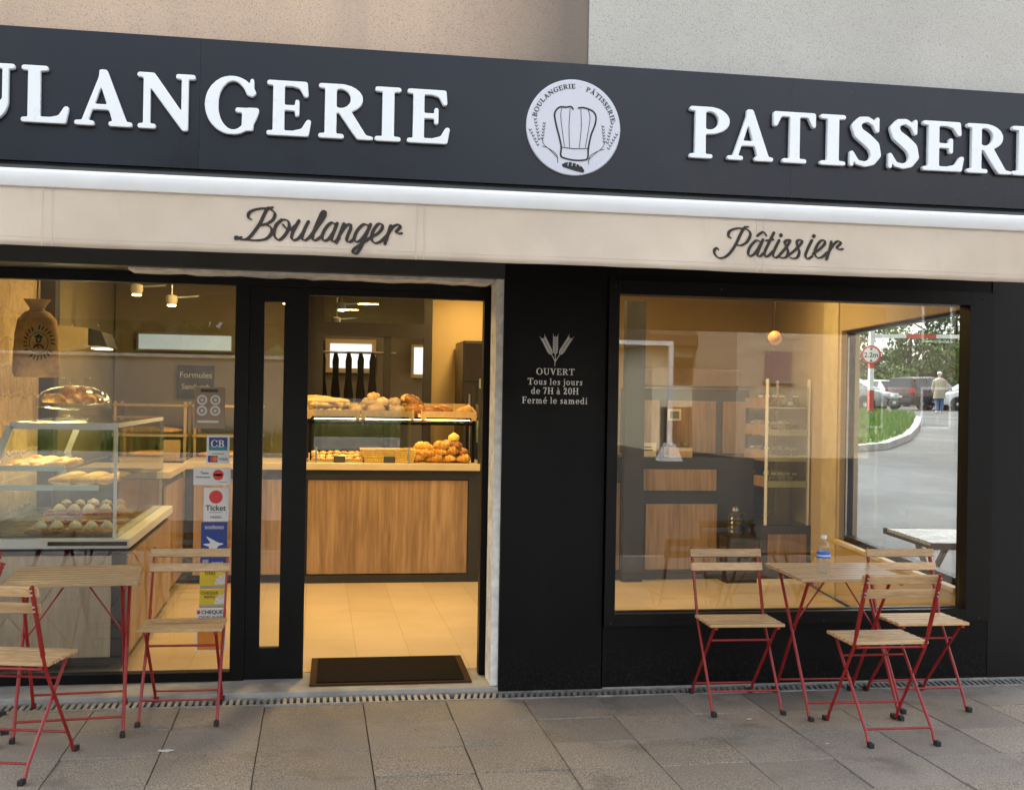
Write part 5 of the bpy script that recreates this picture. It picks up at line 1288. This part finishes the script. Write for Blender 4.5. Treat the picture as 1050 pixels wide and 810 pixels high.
for i, (z0, z1) in enumerate(((.497, .594), (.398, .493))):
    t, w, h = stk(('upper yellow sticker with a pale quarter fan, directly behind the chair back', 'lower yellow sticker with a pale quarter fan and grey foot')[i], -1.558, z0, -1.426, z1, yel)
    k = Ink(-.01, .01, .07, .09, 500)
    k.ring(.062, .02, .055, .055, .0, 0, keep=(-1, .02, .062, 1)); k.ring(.062, .02, .055, .055, .0, 0, keep=(-1, .02, .062, 1))
    for a in (20, 45, 70): k.poly([(.062, .02), (.062 - .07 * math.cos(rad(a - 3)), .02 + .07 * math.sin(rad(a - 3))), (.062 - .07 * math.cos(rad(a + 3)), .02 + .07 * math.sin(rad(a + 3)))], True)
    shape(t, 'fan', wh, k.loops(1)); patch(t, 'foot', sgrey, -w + .002, .001, w - .002, .014)
    sans('CHEQUE' if i else 'TITRE', .022, (-.015, -.0022, .07), brown_ink, t); 
    if i: sans('REPAS', .02, (-.015, -.0022, .05), brown_ink, t)
t, w, h = stk('tall white sticker with an orange lower field and black lettering, lowest on the window', -1.572, .178, -1.424, .395, wh)
patch(t, 'orange_field', orange, -.066, .006, .066, .155); sans('CHEQUE', .027, (.004, -.0022, .19), blk, t, bold=.0006); sans('DEJEUNER', .026, (.0, -.0022, .163), blk, t); patch(t, 'mark', redd, -.07, .19, -.055, .208)
# ================================================================== street beyond the side window (ramp that climbs away behind the shop)
def gz(y):
    return -.05 if y < 1 else (-.05 + .0462 * (y - 1) if y < 24 else 1.013 + .0095 * (y - 24))
bm = bmesh.new(); ysr = [-.0, 1, 2, 4, 6, 9, 12, 16, 20, 24, 30, 40, 55, 75, 110]; rows = []
for y in ysr:
    x0 = 2.74 + .147 * max(y, .1); x0 = max(x0, 3.0)
    rows.append([bm.verts.new((x, y, gz(y) + (R.uniform(-.03, .03) if y > 5 else 0))) for x in [x0 + (150 - x0) * (i / 24) ** 2 for i in range(25)]])
for A, B in zip(rows, rows[1:]):
    for i in range(24): bm.faces.new([A[i], A[i + 1], B[i + 1], B[i]])
me = bpy.data.meshes.new('side_road'); bm.to_mesh(me); bm.free(); tag(link('side_road', me, wet, None, True), kind='structure')
# grass island with kerb
isl = [(5.5, 13.6), (8.2, 14.1), (10.0, 15.4), (11.8, 17.8), (13.3, 20.2), (14.6, 22.4), (16.3, 25.4), (17.4, 28.3), (17.2, 30.5), (13, 31), (8, 26)]
bm = bmesh.new(); T = [bm.verts.new((x, y, gz(y) + .12)) for x, y in isl]; bm.faces.new(T)
for a, b in zip(isl, isl[1:] + isl[:1]):
    bm.faces.new([bm.verts.new((a[0], a[1], gz(a[1]) - .05)), bm.verts.new((b[0], b[1], gz(b[1]) - .05)), bm.verts.new((b[0], b[1], gz(b[1]) + .118)), bm.verts.new((a[0], a[1], gz(a[1]) + .118))])
bmesh.ops.triangulate(bm, faces=bm.faces[:])
me = bpy.data.meshes.new('grass_island'); bm.to_mesh(me); bm.free(); tag(link('grass_island', me, plain('turf_soil', (.07, .13, .025), .95, var=.3, nscale=2)), kind='structure')
m = MB()
for a, b in zip(isl[:9], isl[1:10]):
    m.bar((a[0] + .05, a[1] - .08, gz(a[1]) + .05), (b[0] + .05, b[1] - .08, gz(b[1]) + .05), .16, .16)
tag(m.build('island_kerb', concrete), 'pale kerb curving round the grass island outside the side window', 'kerb')
def inside(x, y, P):
    c = False
    for (xa, ya), (xb, yb) in zip(P, P[1:] + P[:1]):
        if (ya > y) != (yb > y) and x < (xb - xa) * (y - ya) / (yb - ya) + xa: c = not c
    return c
RG = random.Random(4)
def blades(name, n, pick, mat, h0, h1, w, kind='stuff'):
    bm = bmesh.new()
    while n:
        p = pick()
        if p is None: continue
        x, y, z = p; n -= 1; a = RG.uniform(0, 2 * PI); h = RG.uniform(h0, h1); l = RG.uniform(-.5, .5) * h
        c, s = math.cos(a) * w, math.sin(a) * w
        bm.faces.new([bm.verts.new((x - c, y - s, z)), bm.verts.new((x + c, y + s, z)), bm.verts.new((x - s * l / w * .4 + c * .2, y + c * l / w * .4 + s * .2, z + h))])
    me = bpy.data.meshes.new(name); bm.to_mesh(me); bm.free(); return tag(link(name, me, mat), kind=kind)
grass_m = leaf_mat('grass_blades', (.04, .1, .012), (.1, .19, .03))
def pg():
    x, y = RG.uniform(5.5, 17.4), RG.uniform(13.6, 31)
    return (x, y, gz(y) + .1) if inside(x, y, isl) else None
blades('grass', 9000, pg, grass_m, .08, .26, .035)
# ---- height barrier with its road sign
post_m = plain('barrier_white', (.68, .68, .66), .5); post_r = plain('barrier_red', (.5, .05, .035), .5)
hb = thing('height_barrier', 'red and white banded height barrier on a post in the grass island', 'barrier', (15.17, 25.95, gz(25.95) + .1))
m = MB(); m.box(-.065, -.065, 0, .065, .065, 2.62, .01); m.build('post', post_m, hb)
for z0, z1 in ((.15, .78), (1.42, 1.78)):
    m = MB(); m.box(-.069, -.069, z0, .069, .069, z1); m.build('red_band', post_r, hb)
dB = Vector((.952, -.16 - .145, 0)).normalized()
m = MB(); m.bar((0, 0, 2.38), tuple(dB * 6.2 + Vector((0, 0, 2.38))), .08, .11); m.build('beam', post_m, hb)
for a in (.98, 2.62, 4.3):
    m = MB(); m.bar(tuple(dB * a + Vector((0, 0, 2.38))), tuple(dB * (a + .85) + Vector((0, 0, 2.38))), .086, .116); m.build('red_band', post_r, hb)
m = MB(); m.bar(tuple(dB * 6.1 + Vector((0, 0, 0))), tuple(dB * 6.1 + Vector((0, 0, 2.62))), .2, .2, (1, 0, 0)); m.build('post', post_m, hb)
rs = thing('road_sign', 'round white road sign with a red rim reading 2,2m on the barrier post', 'sign', (15.17, 25.95, gz(25.95) + 1.92), -rad(28.6))
m = MB(); m.lathe([(.275, -.1), (.28, -.098), (.28, -.085), (.275, -.082)], seg=36, axis='y'); m.build('disc', plain('sign_red', (.5, .04, .04), .4), rs, True)
m = MB(); m.lathe([(.22, -.108), (.22, -.101)], seg=32, axis='y'); m.build('face', post_m, rs)
sans('2,2m', .2, (0, -.1095, -.07), blk, rs, bold=.006)
m = MB(); m.prism([(-.05, .2), (.05, .2), (0, .12)], -.112, -.1085, 'y'); m.prism([(-.05, -.2), (0, -.12), (.05, -.2)], -.112, -.1085, 'y'); m.build('arrows', blk, rs)
# ---- parked cars
tyre = plain('tyre', (.015, .015, .016), .8); rim = plain('alloy', (.5, .5, .51), .3, metal=.8); cglass = plain('car_glass', (.02, .028, .032), .08); chrome = plain('chrome', (.6, .6, .6), .2, metal=.9)
lampr = plain('tail_red', (.4, .02, .015), .2); lampw = plain('headlamp', (.6, .62, .64), .12); blackp = plain('bumper_black', (.02, .02, .021), .6); plate = plain('plate', (.6, .6, .58), .5)
def car(loc, rz, paint, label, prof, L=4.4, Wd=1.78):
    """prof: (x, belt z, roof z) stations; nose towards +X"""
    t = thing('parked_car', label, 'car', loc, rz, 'cars parked beyond the side window')
    bm = bmesh.new(); rings = []
    for (x, zb, belt, roof, k) in prof:
        w = Wd / 2 * k; wr = w * .78 if roof > belt + .05 else w * .9
        pts = [(-w * .93, zb), (-w, zb + .18), (-w, belt - .12), (-w * .97, belt), (-wr, roof - .05), (-wr * .88, roof), (wr * .88, roof), (wr, roof - .05), (w * .97, belt), (w, belt - .12), (w, zb + .18), (w * .93, zb)]
        rings.append([bm.verts.new((x, y, z)) for y, z in pts])
    for A, B in zip(rings, rings[1:]):
        for i in range(11): bm.faces.new([A[i], B[i], B[i + 1], A[i + 1]])
        bm.faces.new([A[11], B[11], B[0], A[0]])
    bm.faces.new(rings[0]); bm.faces.new(rings[-1][::-1]); bmesh.ops.recalc_face_normals(bm, faces=bm.faces[:])
    me = bpy.data.meshes.new('body'); bm.to_mesh(me); bm.free()
    link('body', me, paint, t, True)
    # windows: inset panels lying just proud of the cabin sides
    cab = [p for p in prof if p[3] > p[2] + .3]; xa, xb = cab[0][0], cab[-1][0]; belt, roof = cab[0][2], max(p[3] for p in cab)
    w = Wd / 2
    for s in (-1, 1):
        n = 3 if xb - xa > 1.6 else 2
        for i in range(n):
            a = xa + (xb - xa) * i / n + .05; b = xa + (xb - xa) * (i + 1) / n - .03
            za, zb_ = belt + .02, roof - .12; ya, yb = s * (w * .97 + .012), s * (w * .8 + .012)
            m = MB(); q = [(a, ya, za), (b, ya, za), (b - .03, yb, zb_), (a + .03, yb, zb_)]; m.face(q); m.face([(x, y - s * .02, z) for x, y, z in q][::-1]); m.build('side_window', cglass, t)
    iF = prof.index(cab[-1]); iR = prof.index(cab[0])
    for nm, A, B in (('windscreen', prof[iF], prof[min(iF + 1, len(prof) - 1)]), ('rear_window', prof[iR], prof[max(iR - 1, 0)])):
        d = 1 if nm == 'windscreen' else -1
        wA, wB = w * A[4] * .7, w * B[4] * .8
        q = [(A[0] + d * .06, -wA, A[3] - .05), (A[0] + d * .06, wA, A[3] - .05), (B[0] + d * .0 - d * .04, wB, max(B[3], B[2]) + .03), (B[0] - d * .04, -wB, max(B[3], B[2]) + .03)]
        m = MB(); q = [(x + d * .02, y, z + .02) for x, y, z in q]; m.face(q); m.face([(x - d * .01, y, z - .02) for x, y, z in q][::-1]); m.build(nm, cglass, t)
    x0, x1 = prof[0][0], prof[-1][0]
    for x in (x0 + .82, x1 - .85):
        for s in (-1, 1):
            wl = thing('wheel', None, None, (x, s * (w - .1), .32)); wl.parent = t
            m = MB(); m.lathe([(.2, -.1), (.31, -.105), (.325, -.06), (.325, .06), (.31, .115), (.2, .112)], seg=22, axis='y'); m.build('tyre', tyre, wl, True)
            m = MB(); m.lathe([(.2, .06), (.19, .10), (.05, .118), (.0, .119)], seg=22, axis='y'); m.lathe([(.0, -.12), (.05, -.118), (.2, -.1)], seg=22, axis='y')
            m.build('rim', rim, wl, True)
            m = MB()
            for k_ in range(5):
                a = k_ * 2 * PI / 5
                for sy in (-1, 1): m.bar((.07 * math.cos(a + .6), sy * .122, .07 * math.sin(a + .6)), (.175 * math.cos(a + .6), sy * .115, .175 * math.sin(a + .6)), .07, .01, (0, 1, 0))
            m.build('hub_gaps', blackp, wl)
            m = MB(); m.lathe([(.37, -.02), (.385, .0), (.37, .02)], (0, s * .092, 0), 22, 'y'); m.build('arch', blackp, wl, True)
    for s in (-1, 1):
        m = MB(); m.box(x0 - .015, s * w * .9 - .12, .82, x0 + .12, s * w * .9 + .12 - (.12 if s > 0 else -.0), 1.05, .02); m.build('tail_lamp', lampr, t)
        m = MB(); m.box(x1 - .22, s * w * .74 - .16, .66, x1 + .012, s * w * .74 + .16, .80, .03); m.build('headlamp', lampw, t)
        m = MB(); m.box(.55, s * (w + .02) - .08, 1.0, .72, s * (w + .02) + .08, 1.14, .03); m.build('mirror', paint, t)
    m = MB(); m.box(x0 - .03, -w * .88, .34, x0 + .08, w * .88, .56, .03); m.build('bumper', blackp, t)
    m = MB(); m.box(x1 - .06, -w * .86, .3, x1 + .03, w * .86, .5, .03); m.build('bumper', blackp, t)
    m = MB(); m.box(x0 - .036, -.26, .6, x0 - .0, .26, .71); m.build('number_plate', plate, t)
    m = MB(); m.box(x1 + .0, -.26, .38, x1 + .036, .26, .49); m.build('number_plate', plate, t)
    return t
suvp = [(-2.2, .45, .85, .95, .86), (-2.15, .32, .98, 1.05, .96), (-1.95, .26, 1.02, 1.62, .99), (-.4, .24, 1.02, 1.7, 1), (.55, .24, 1.0, 1.62, 1), (1.3, .25, .98, 1.0, .98), (1.95, .3, .84, .88, .94), (2.2, .4, .7, .74, .8)]
mpvp = [(-2.15, .45, .9, .98, .88), (-2.1, .3, 1.0, 1.06, .97), (-1.9, .26, 1.02, 1.6, .99), (-.4, .24, 1.02, 1.68, 1), (.75, .24, 1.0, 1.55, 1), (1.6, .25, .95, .98, .97), (2.05, .3, .8, .84, .92), (2.2, .4, .68, .72, .8)]
hatp = [(-1.95, .45, .85, .92, .86), (-1.9, .3, .95, 1.0, .96), (-1.6, .26, .98, 1.38, .99), (-.3, .24, .96, 1.47, 1), (.45, .24, .95, 1.38, 1), (1.15, .25, .93, .95, .97), (1.75, .3, .78, .82, .92), (1.95, .4, .62, .66, .8)]
silver = plain('paint_silver', (.4, .42, .42), .25, metal=.3, var=.05); maroon = plain('paint_maroon', (.085, .05, .045), .25, metal=.3, var=.08); whitep = plain('paint_white', (.66, .67, .66), .3, var=.04); sgreen = plain('paint_grey_green', (.3, .33, .3), .28, metal=.3, var=.05); paleg = plain('paint_pale_grey', (.5, .51, .5), .3, var=.04)
car((34.95, 63.2, gz(63.2)), rad(-80), silver, 'silver off-road car seen side on behind the barrier post', suvp)
car((29.8, 48.8, gz(48.8)), rad(24), maroon, 'dark maroon people carrier with red tail lamps in the middle of the car park', mpvp)
car((31.5, 47.2, gz(47.2)), rad(170), whitep, 'white hatchback facing left at the right edge of the side window view', hatp)
car((19.9, 37.5, gz(37.5)), rad(-42), sgreen, 'grey green car nearest the shop, its nose beyond the grass island', hatp)
car((33.3, 66.0, gz(66.)), rad(-15), paleg, 'pale grey car half hidden behind the silver off-road car', hatp)
# ---- person walking to the cars
def skin_fig(name, joints, edges, mat, parent):
    me = bpy.data.meshes.new(name); me.from_pydata([j[0] for j in joints], edges, []); o = bpy.data.objects.new(name, me); COL.objects.link(o)
    md = o.modifiers.new('skin', 'SKIN'); md.use_smooth_shade = True
    for v, j in zip(me.skin_vertices[0].data, joints): v.radius = (j[1], j[1] if len(j) < 3 else j[2]); v.use_root = False
    me.skin_vertices[0].data[0].use_root = True
    sb = o.modifiers.new('sub', 'SUBSURF'); sb.levels = 1; sb.render_levels = 1
    dg = bpy.context.evaluated_depsgraph_get(); dg.update(); m2 = bpy.data.meshes.new_from_object(o.evaluated_get(dg)); bpy.data.objects.remove(o)
    return link(name, m2, mat, parent, True)
ps = thing('person', 'person in a long beige coat, jeans and a white cap walking towards the cars', 'person', (25.73, 40.39, gz(40.39)), rad(-28))
J = [((0, 0, .95), .15, .11), ((0, .01, 1.2), .15, .11), ((0, .02, 1.42), .14, .09), ((0, .02, 1.5), .055), ((0, .03, 1.56), .06), ((0, .04, 1.64), .085, .095), ((0, .04, 1.72), .07),
     ((.2, .02, 1.42), .06), ((.26, .0, 1.15), .05), ((.24, .1, .9), .035), ((.235, .13, .82), .035), ((-.2, .02, 1.42), .06), ((-.27, .0, 1.15), .05), ((-.25, .08, .9), .035), ((-.245, .11, .82), .035),
     ((.1, 0, .9), .095), ((.1, .06, .5), .07), ((.1, -.02, .1), .05), ((.1, .12, .05), .045), ((-.1, 0, .9), .095), ((-.1, .02, .5), .07), ((-.1, -.16, .12), .05), ((-.1, -.04, .05), .045)]
Ed = [(0, 1), (1, 2), (2, 3), (3, 4), (4, 5), (5, 6), (2, 7), (7, 8), (8, 9), (9, 10), (2, 11), (11, 12), (12, 13), (13, 14), (0, 15), (15, 16), (16, 17), (17, 18), (0, 19), (19, 20), (20, 21), (21, 22)]
skin_fig('body', J, Ed, plain('skin', (.45, .27, .19), .6), ps)
m = MB(); m.lathe([(.25, .62), (.255, .66), (.22, 1.0), (.215, 1.25), (.235, 1.4), (.14, 1.5), (.07, 1.53)], seg=18, squash=(1, .7)); m.build('coat', plain('beige_coat', (.4, .35, .25), .85), ps, True)
for s in (-1, 1):
    m = MB(); m.tube([(s * .2, .02, 1.43), (s * .27, .0, 1.15), (s * .25, .09, .9)], [.075, .065, .055], 10); m.build('coat_sleeve', plain('beige_coat', (.4, .35, .25), .85), ps, True)
m = MB(); m.tube([(.1, 0, .92), (.1, .06, .5), (.1, -.02, .1)], [.115, .09, .07], 10); m.tube([(-.1, 0, .92), (-.1, .02, .5), (-.1, -.16, .12)], [.115, .09, .07], 10); m.build('jeans', plain('denim', (.09, .14, .24), .9), ps, True)
m = MB(); m.ell((0, .04, 1.71), (.11, .12, .085), 14, 8); m.box(-.07, .13, 1.68, .07, .24, 1.69, .003); m.build('cap', plain('cap_cloth', (.62, .62, .6), .8), ps, True)
for s, y in ((1, .1), (-1, -.06)):
    m = MB(); m.box(s * .1 - .05, y - .12, 0, s * .1 + .05, y + .15, .09, .02); m.build('shoe', white, ps)
# ---- side terrace table just outside the side window
st_ = thing('terrace_table', 'grey slatted terrace table on brown crossed legs outside the side window', 'table', (3.58, 1.45, gz(1.5) - .03), rad(-8))
m = MB()
for i in range(12): m.box(-.55, -.42 + .072 * i, .64, .62, -.42 + .072 * i + .046, .662)
m.build('tabletop', plain('slat_grey', (.62, .62, .6), .25, var=.1), st_)
lgm = plain('brown_steel', (.06, .03, .025), .4)
m = MB(); m.box(-.56, -.44, .62, .63, -.41, .664); m.box(-.56, .44, .62, .63, .47, .664); m.box(-.56, -.409, .62, -.53, .439, .639); m.box(.6, -.409, .62, .63, .439, .639); m.build('edge_frame', lgm, st_)
for x in (-.4, .45):
    for d_ in (-1, 1):
        m = MB(); m.bar((x + d_ * .012, -d_ * .36, .0), (x + d_ * .012, d_ * .3, .62), .03, .03, (1, 0, 0)); m.build('leg', lgm, st_)
# ---- trees
def tree(name, label, x, y, z, h, r, n, mats, seed, group, trunk=True, leaf=.3, low=.12):
    rg = random.Random(seed); t = thing(name, label, 'tree', (x, y, z), 0, group)
    if trunk:
        m = MB(); m.tube([(0, 0, -.3), (.05, .02, h * .2), (0, .1, h * .45), (.1, .0, h * .75)], [r * .09, r * .07, r * .05, r * .02], 8)
        for k_ in range(6):
            a = rg.uniform(0, 6.28); zz = h * rg.uniform(.2, .5); m.tube([(0, .03, zz), (math.cos(a) * r * .4, math.sin(a) * r * .4, zz + h * .16), (math.cos(a) * r * .7, math.sin(a) * r * .7, zz + h * .25)], [r * .04, r * .025, r * .01], 6)
        m.build('trunk', plain('bark', (.07, .05, .035), .95, var=.3), t, True)
    clumps = []
    for _ in range(26):
        a, zz = rg.uniform(0, 6.28), rg.uniform(low, .95); rr_ = r * math.sqrt(max(.05, 1 - ((zz - .45) / .6) ** 2)) * rg.uniform(.35, .95)
        clumps.append((math.cos(a) * rr_, math.sin(a) * rr_, zz * h, r * rg.uniform(.2, .42)))
    bm = bmesh.new()
    for _ in range(n):
        cx, cy_, cz, cr = rg.choice(clumps); v = Vector((rg.gauss(0, 1), rg.gauss(0, 1), rg.gauss(0, 1))).normalized() * cr * rg.uniform(.55, 1.08)
        p = Vector((cx, cy_, cz)) + v; u = Vector((rg.gauss(0, 1), rg.gauss(0, 1), rg.gauss(0, 1))).normalized(); w = u.cross(v.normalized() + Vector((.01, .02, .03))).normalized(); s = leaf * rg.uniform(.6, 1.3)
        bm.faces.new([bm.verts.new(p + u * s), bm.verts.new(p + w * s * .5), bm.verts.new(p - u * s), bm.verts.new(p - w * s * .5)])
    me = bpy.data.meshes.new('crown'); bm.to_mesh(me); bm.free(); link('crown', me, mats, t); return t
g1 = leaf_mat('leaves_bright', (.06, .13, .03), (.15, .25, .07)); g2 = leaf_mat('leaves_mid', (.04, .09, .022), (.11, .19, .055)); g3 = leaf_mat('leaves_dark', (.025, .055, .018), (.07, .12, .04))
tl_ = ['bright green bushy tree behind the silver car, leftmost of the car park trees', 'mid green tree behind the gap between the cars', 'tall bright tree behind the maroon people carrier', 'dark green tree towering behind the person', 'broad mid green tree behind the white hatchback', 'pale green tree at the right edge of the side window view']
for i, (x, y, h, r, mt_) in enumerate(((34.5, 73, 6.4, 3.6, g1), (38.5, 76, 8.5, 4.2, g2), (40.5, 70, 6.6, 3.8, g1), (44.0, 70, 8.8, 4.2, g3), (47.0, 68, 7.6, 4.2, g2), (50.5, 67, 8.5, 4.3, g1))):
    tree('bushy_tree', tl_[i], x, y, gz(y) - .2, h, r, 5500, mt_, 40 + i, 'trees behind the car park', leaf=.17, low=.0)
hdg = [(30 + i * 2.6, 70 - i * .4) for i in range(10)]
bm = bmesh.new()
for _ in range(6000):
    i = RG.uniform(0, 9); x, y = 29 + i * 2.7 + RG.gauss(0, .3), 78 - i * .9 + RG.gauss(0, .8); z = gz(y) + RG.uniform(0, 4.2) * RG.uniform(.5, 1) ; u = Vector((RG.gauss(0, 1), RG.gauss(0, 1), RG.gauss(0, 1))).normalized(); w = u.orthogonal().normalized(); p = Vector((x, y, z)); s = RG.uniform(.2, .4)
    bm.faces.new([bm.verts.new(p + u * s), bm.verts.new(p + w * s * .6), bm.verts.new(p - u * s), bm.verts.new(p - w * s * .6)])
me = bpy.data.meshes.new('undergrowth'); bm.to_mesh(me); bm.free(); tag(link('undergrowth', me, g3), kind='stuff')
# ================================================================== across the street (seen mirrored in the panes)
pw = thing('planter_wall', 'low grey concrete wall with a grass topped bed across the road', 'wall', (0, -8.6, -.12))
m = MB(); m.box(-9, -.5, 0, 2.0, .0, .86, .01); m.build('wall', concrete, pw)
bmx = bmesh.new()
for _ in range(5000):
    x, y = RG.uniform(-9, 2), RG.uniform(-.48, -.02); z = .86; a = RG.uniform(0, 6.28); h = RG.uniform(.12, .36); w = .02
    bmx.faces.new([bmx.verts.new((x - math.cos(a) * w, y - math.sin(a) * w, z)), bmx.verts.new((x + math.cos(a) * w, y + math.sin(a) * w, z)), bmx.verts.new((x + RG.uniform(-.1, .1), y + RG.uniform(-.1, .1), z + h))])
me = bpy.data.meshes.new('planting'); bmx.to_mesh(me); bmx.free(); link('planting', me, grass_m, pw)
wa = thing('long_wall', 'long grey rendered wall beyond the road with vertical joints', 'wall', (0, -38, -.3))
m = MB(); m.box(-40, -.4, 0, 7.5, 0, 3.1); m.build('wall', plain('wall_grey', (.17, .16, .145), .9, var=.12, nscale=.5), wa)
m = MB(); m.box(-40, -.5, 3.1, 7.5, .1, 3.22); m.build('coping', concrete, wa)
for i, (x, h, r) in enumerate(((-32, 13, 6), (-24, 15, 6.5), (-17, 14, 6), (-10, 15, 6.5), (-3, 14, 6), (3.0, 13, 5.5))):
    tree('street_tree', ['dark leafy tree over the far left end of the long grey wall', 'second dark tree from the left above the long grey wall', 'dark tree left of centre above the long grey wall', 'tallest dark tree behind the long grey wall', 'dark tree right of centre above the long grey wall', 'last dark tree before the cream house'][i], x, -46, -.3, h, r, 1800, g3, 70 + i, 'trees behind the long wall', leaf=.6, low=.1)
hs_ = thing('house', 'cream house with a brown timber eave and brown shutters across the road', 'house', (0, -30, -.3))
cw_ = plain('house_cream', (.78, .72, .54), .9, var=.06, nscale=.6)
m = MB(); m.box(9.7, -8, 0, 12.62, 0, 5.8); m.build('wall', cw_, hs_)
rf = MB(); rf.prism([(.55, 3.55), (.55, 3.9), (-4, 6.4), (-8.6, 3.9), (-8.6, 3.6)], 9.45, 12.75, 'x'); rf.build('roof', plain('roof_brown', (.1, .06, .04), .9, var=.2, nscale=3), hs_)
for x0, x1, z0, z1 in ((10.35, 11.5, 2.35, 3.2), (12.0, 12.58, 2.35, 3.2), (10.0, 11.4, .3, 1.6)):
    m = MB(); m.box(x0, -.02, z0, x1, .05, z1); wf = m.build('window', plain('shutter_brown', (.13, .075, .045), .7), hs_); m = MB(); m.box(x0 + .1, .051, z0 + .1, (x0 + x1) / 2, .06, z1 - .1); m.build('pane', cglass, wf)
ss = thing('stone_house', 'pale rubble stone house with a purple shuttered window across the road', 'house', (0, -26, -.3))
m = MB(); m.box(11.05, -9, 0, 15.2, 0, 6.2); m.build('wall', stone_mat('house_stone', (.75, .63, .47), (.58, .46, .33), (.66, .56, .43), .42, .13), ss)
m = MB(); m.prism([(.4, 6.1), (.4, 6.25), (-4.5, 8.6), (-9.4, 6.25), (-9.4, 6.1)], 10.9, 15.4, 'x'); m.build('roof', plain('roof_brown', (.1, .06, .04), .9, var=.2, nscale=3), ss)
m = MB(); m.box(11.9, .0, 2.45, 12.72, .05, 3.3); wf = m.build('window', plain('shutter_purple', (.32, .22, .23), .7), ss)
m = MB(); m.box(11.84, .0, 2.36, 12.78, .09, 2.44); m.build('sill', concrete, wf)
wp = thing('barrier_pole', 'white painted post with a cross arm and flared foot across the road', 'post', (8.42, -24, -.2))  # height barrier pole across the road, mirrored in the right window
m = MB(); m.box(-.06, -.06, .3, .06, .06, 3.3); m.build('post', white, wp)
m = MB(); m.box(-1.9, -.06, 3.18, -.061, .06, 3.3); m.build('arm', white, wp)
m = MB(); m.prism([(-.34, 0), (.34, 0), (.07, .55), (-.07, .55)], -.3, .3, 'y'); m.build('foot', white, wp)
# house rows further along to close the street
for i, (x0, x1, y, h, c) in enumerate(((15.6, 24, -30, 6.5, (.2, .18, .15)), (25, 36, -33, 7.5, (.17, .14, .11)))):
    t = thing('house', ('pale two storey house beyond the stone house across the road', 'tan two storey house at the end of the street')[i], 'house', (0, y, -.3))
    m = MB(); m.box(x0, -8, 0, x1, 0, h); m.build('wall', plain('house_row%s' % 'ab'[i], c, .9, var=.06), t)
    m = MB(); m.prism([(.5, h - .1), (.5, h + .1), (-4, h + 2.4), (-8.5, h + .1), (-8.5, h - .1)], x0 - .3, x1 + .3, 'x'); m.build('roof', plain('roof_brown', (.1, .06, .04), .9, var=.2, nscale=3), t)
    for k_ in range(3):
        xx = x0 + 1 + k_ * (x1 - x0 - 2) / 2.6
        for z in (1.0, 3.9):
            m = MB(); m.box(xx, -.02, z, xx + 1.1, .05, z + 1.4); wf = m.build('window', white, t); m = MB(); m.box(xx + .08, .051, z + .08, xx + 1.02, .06, z + 1.32); m.build('pane', cglass, wf)
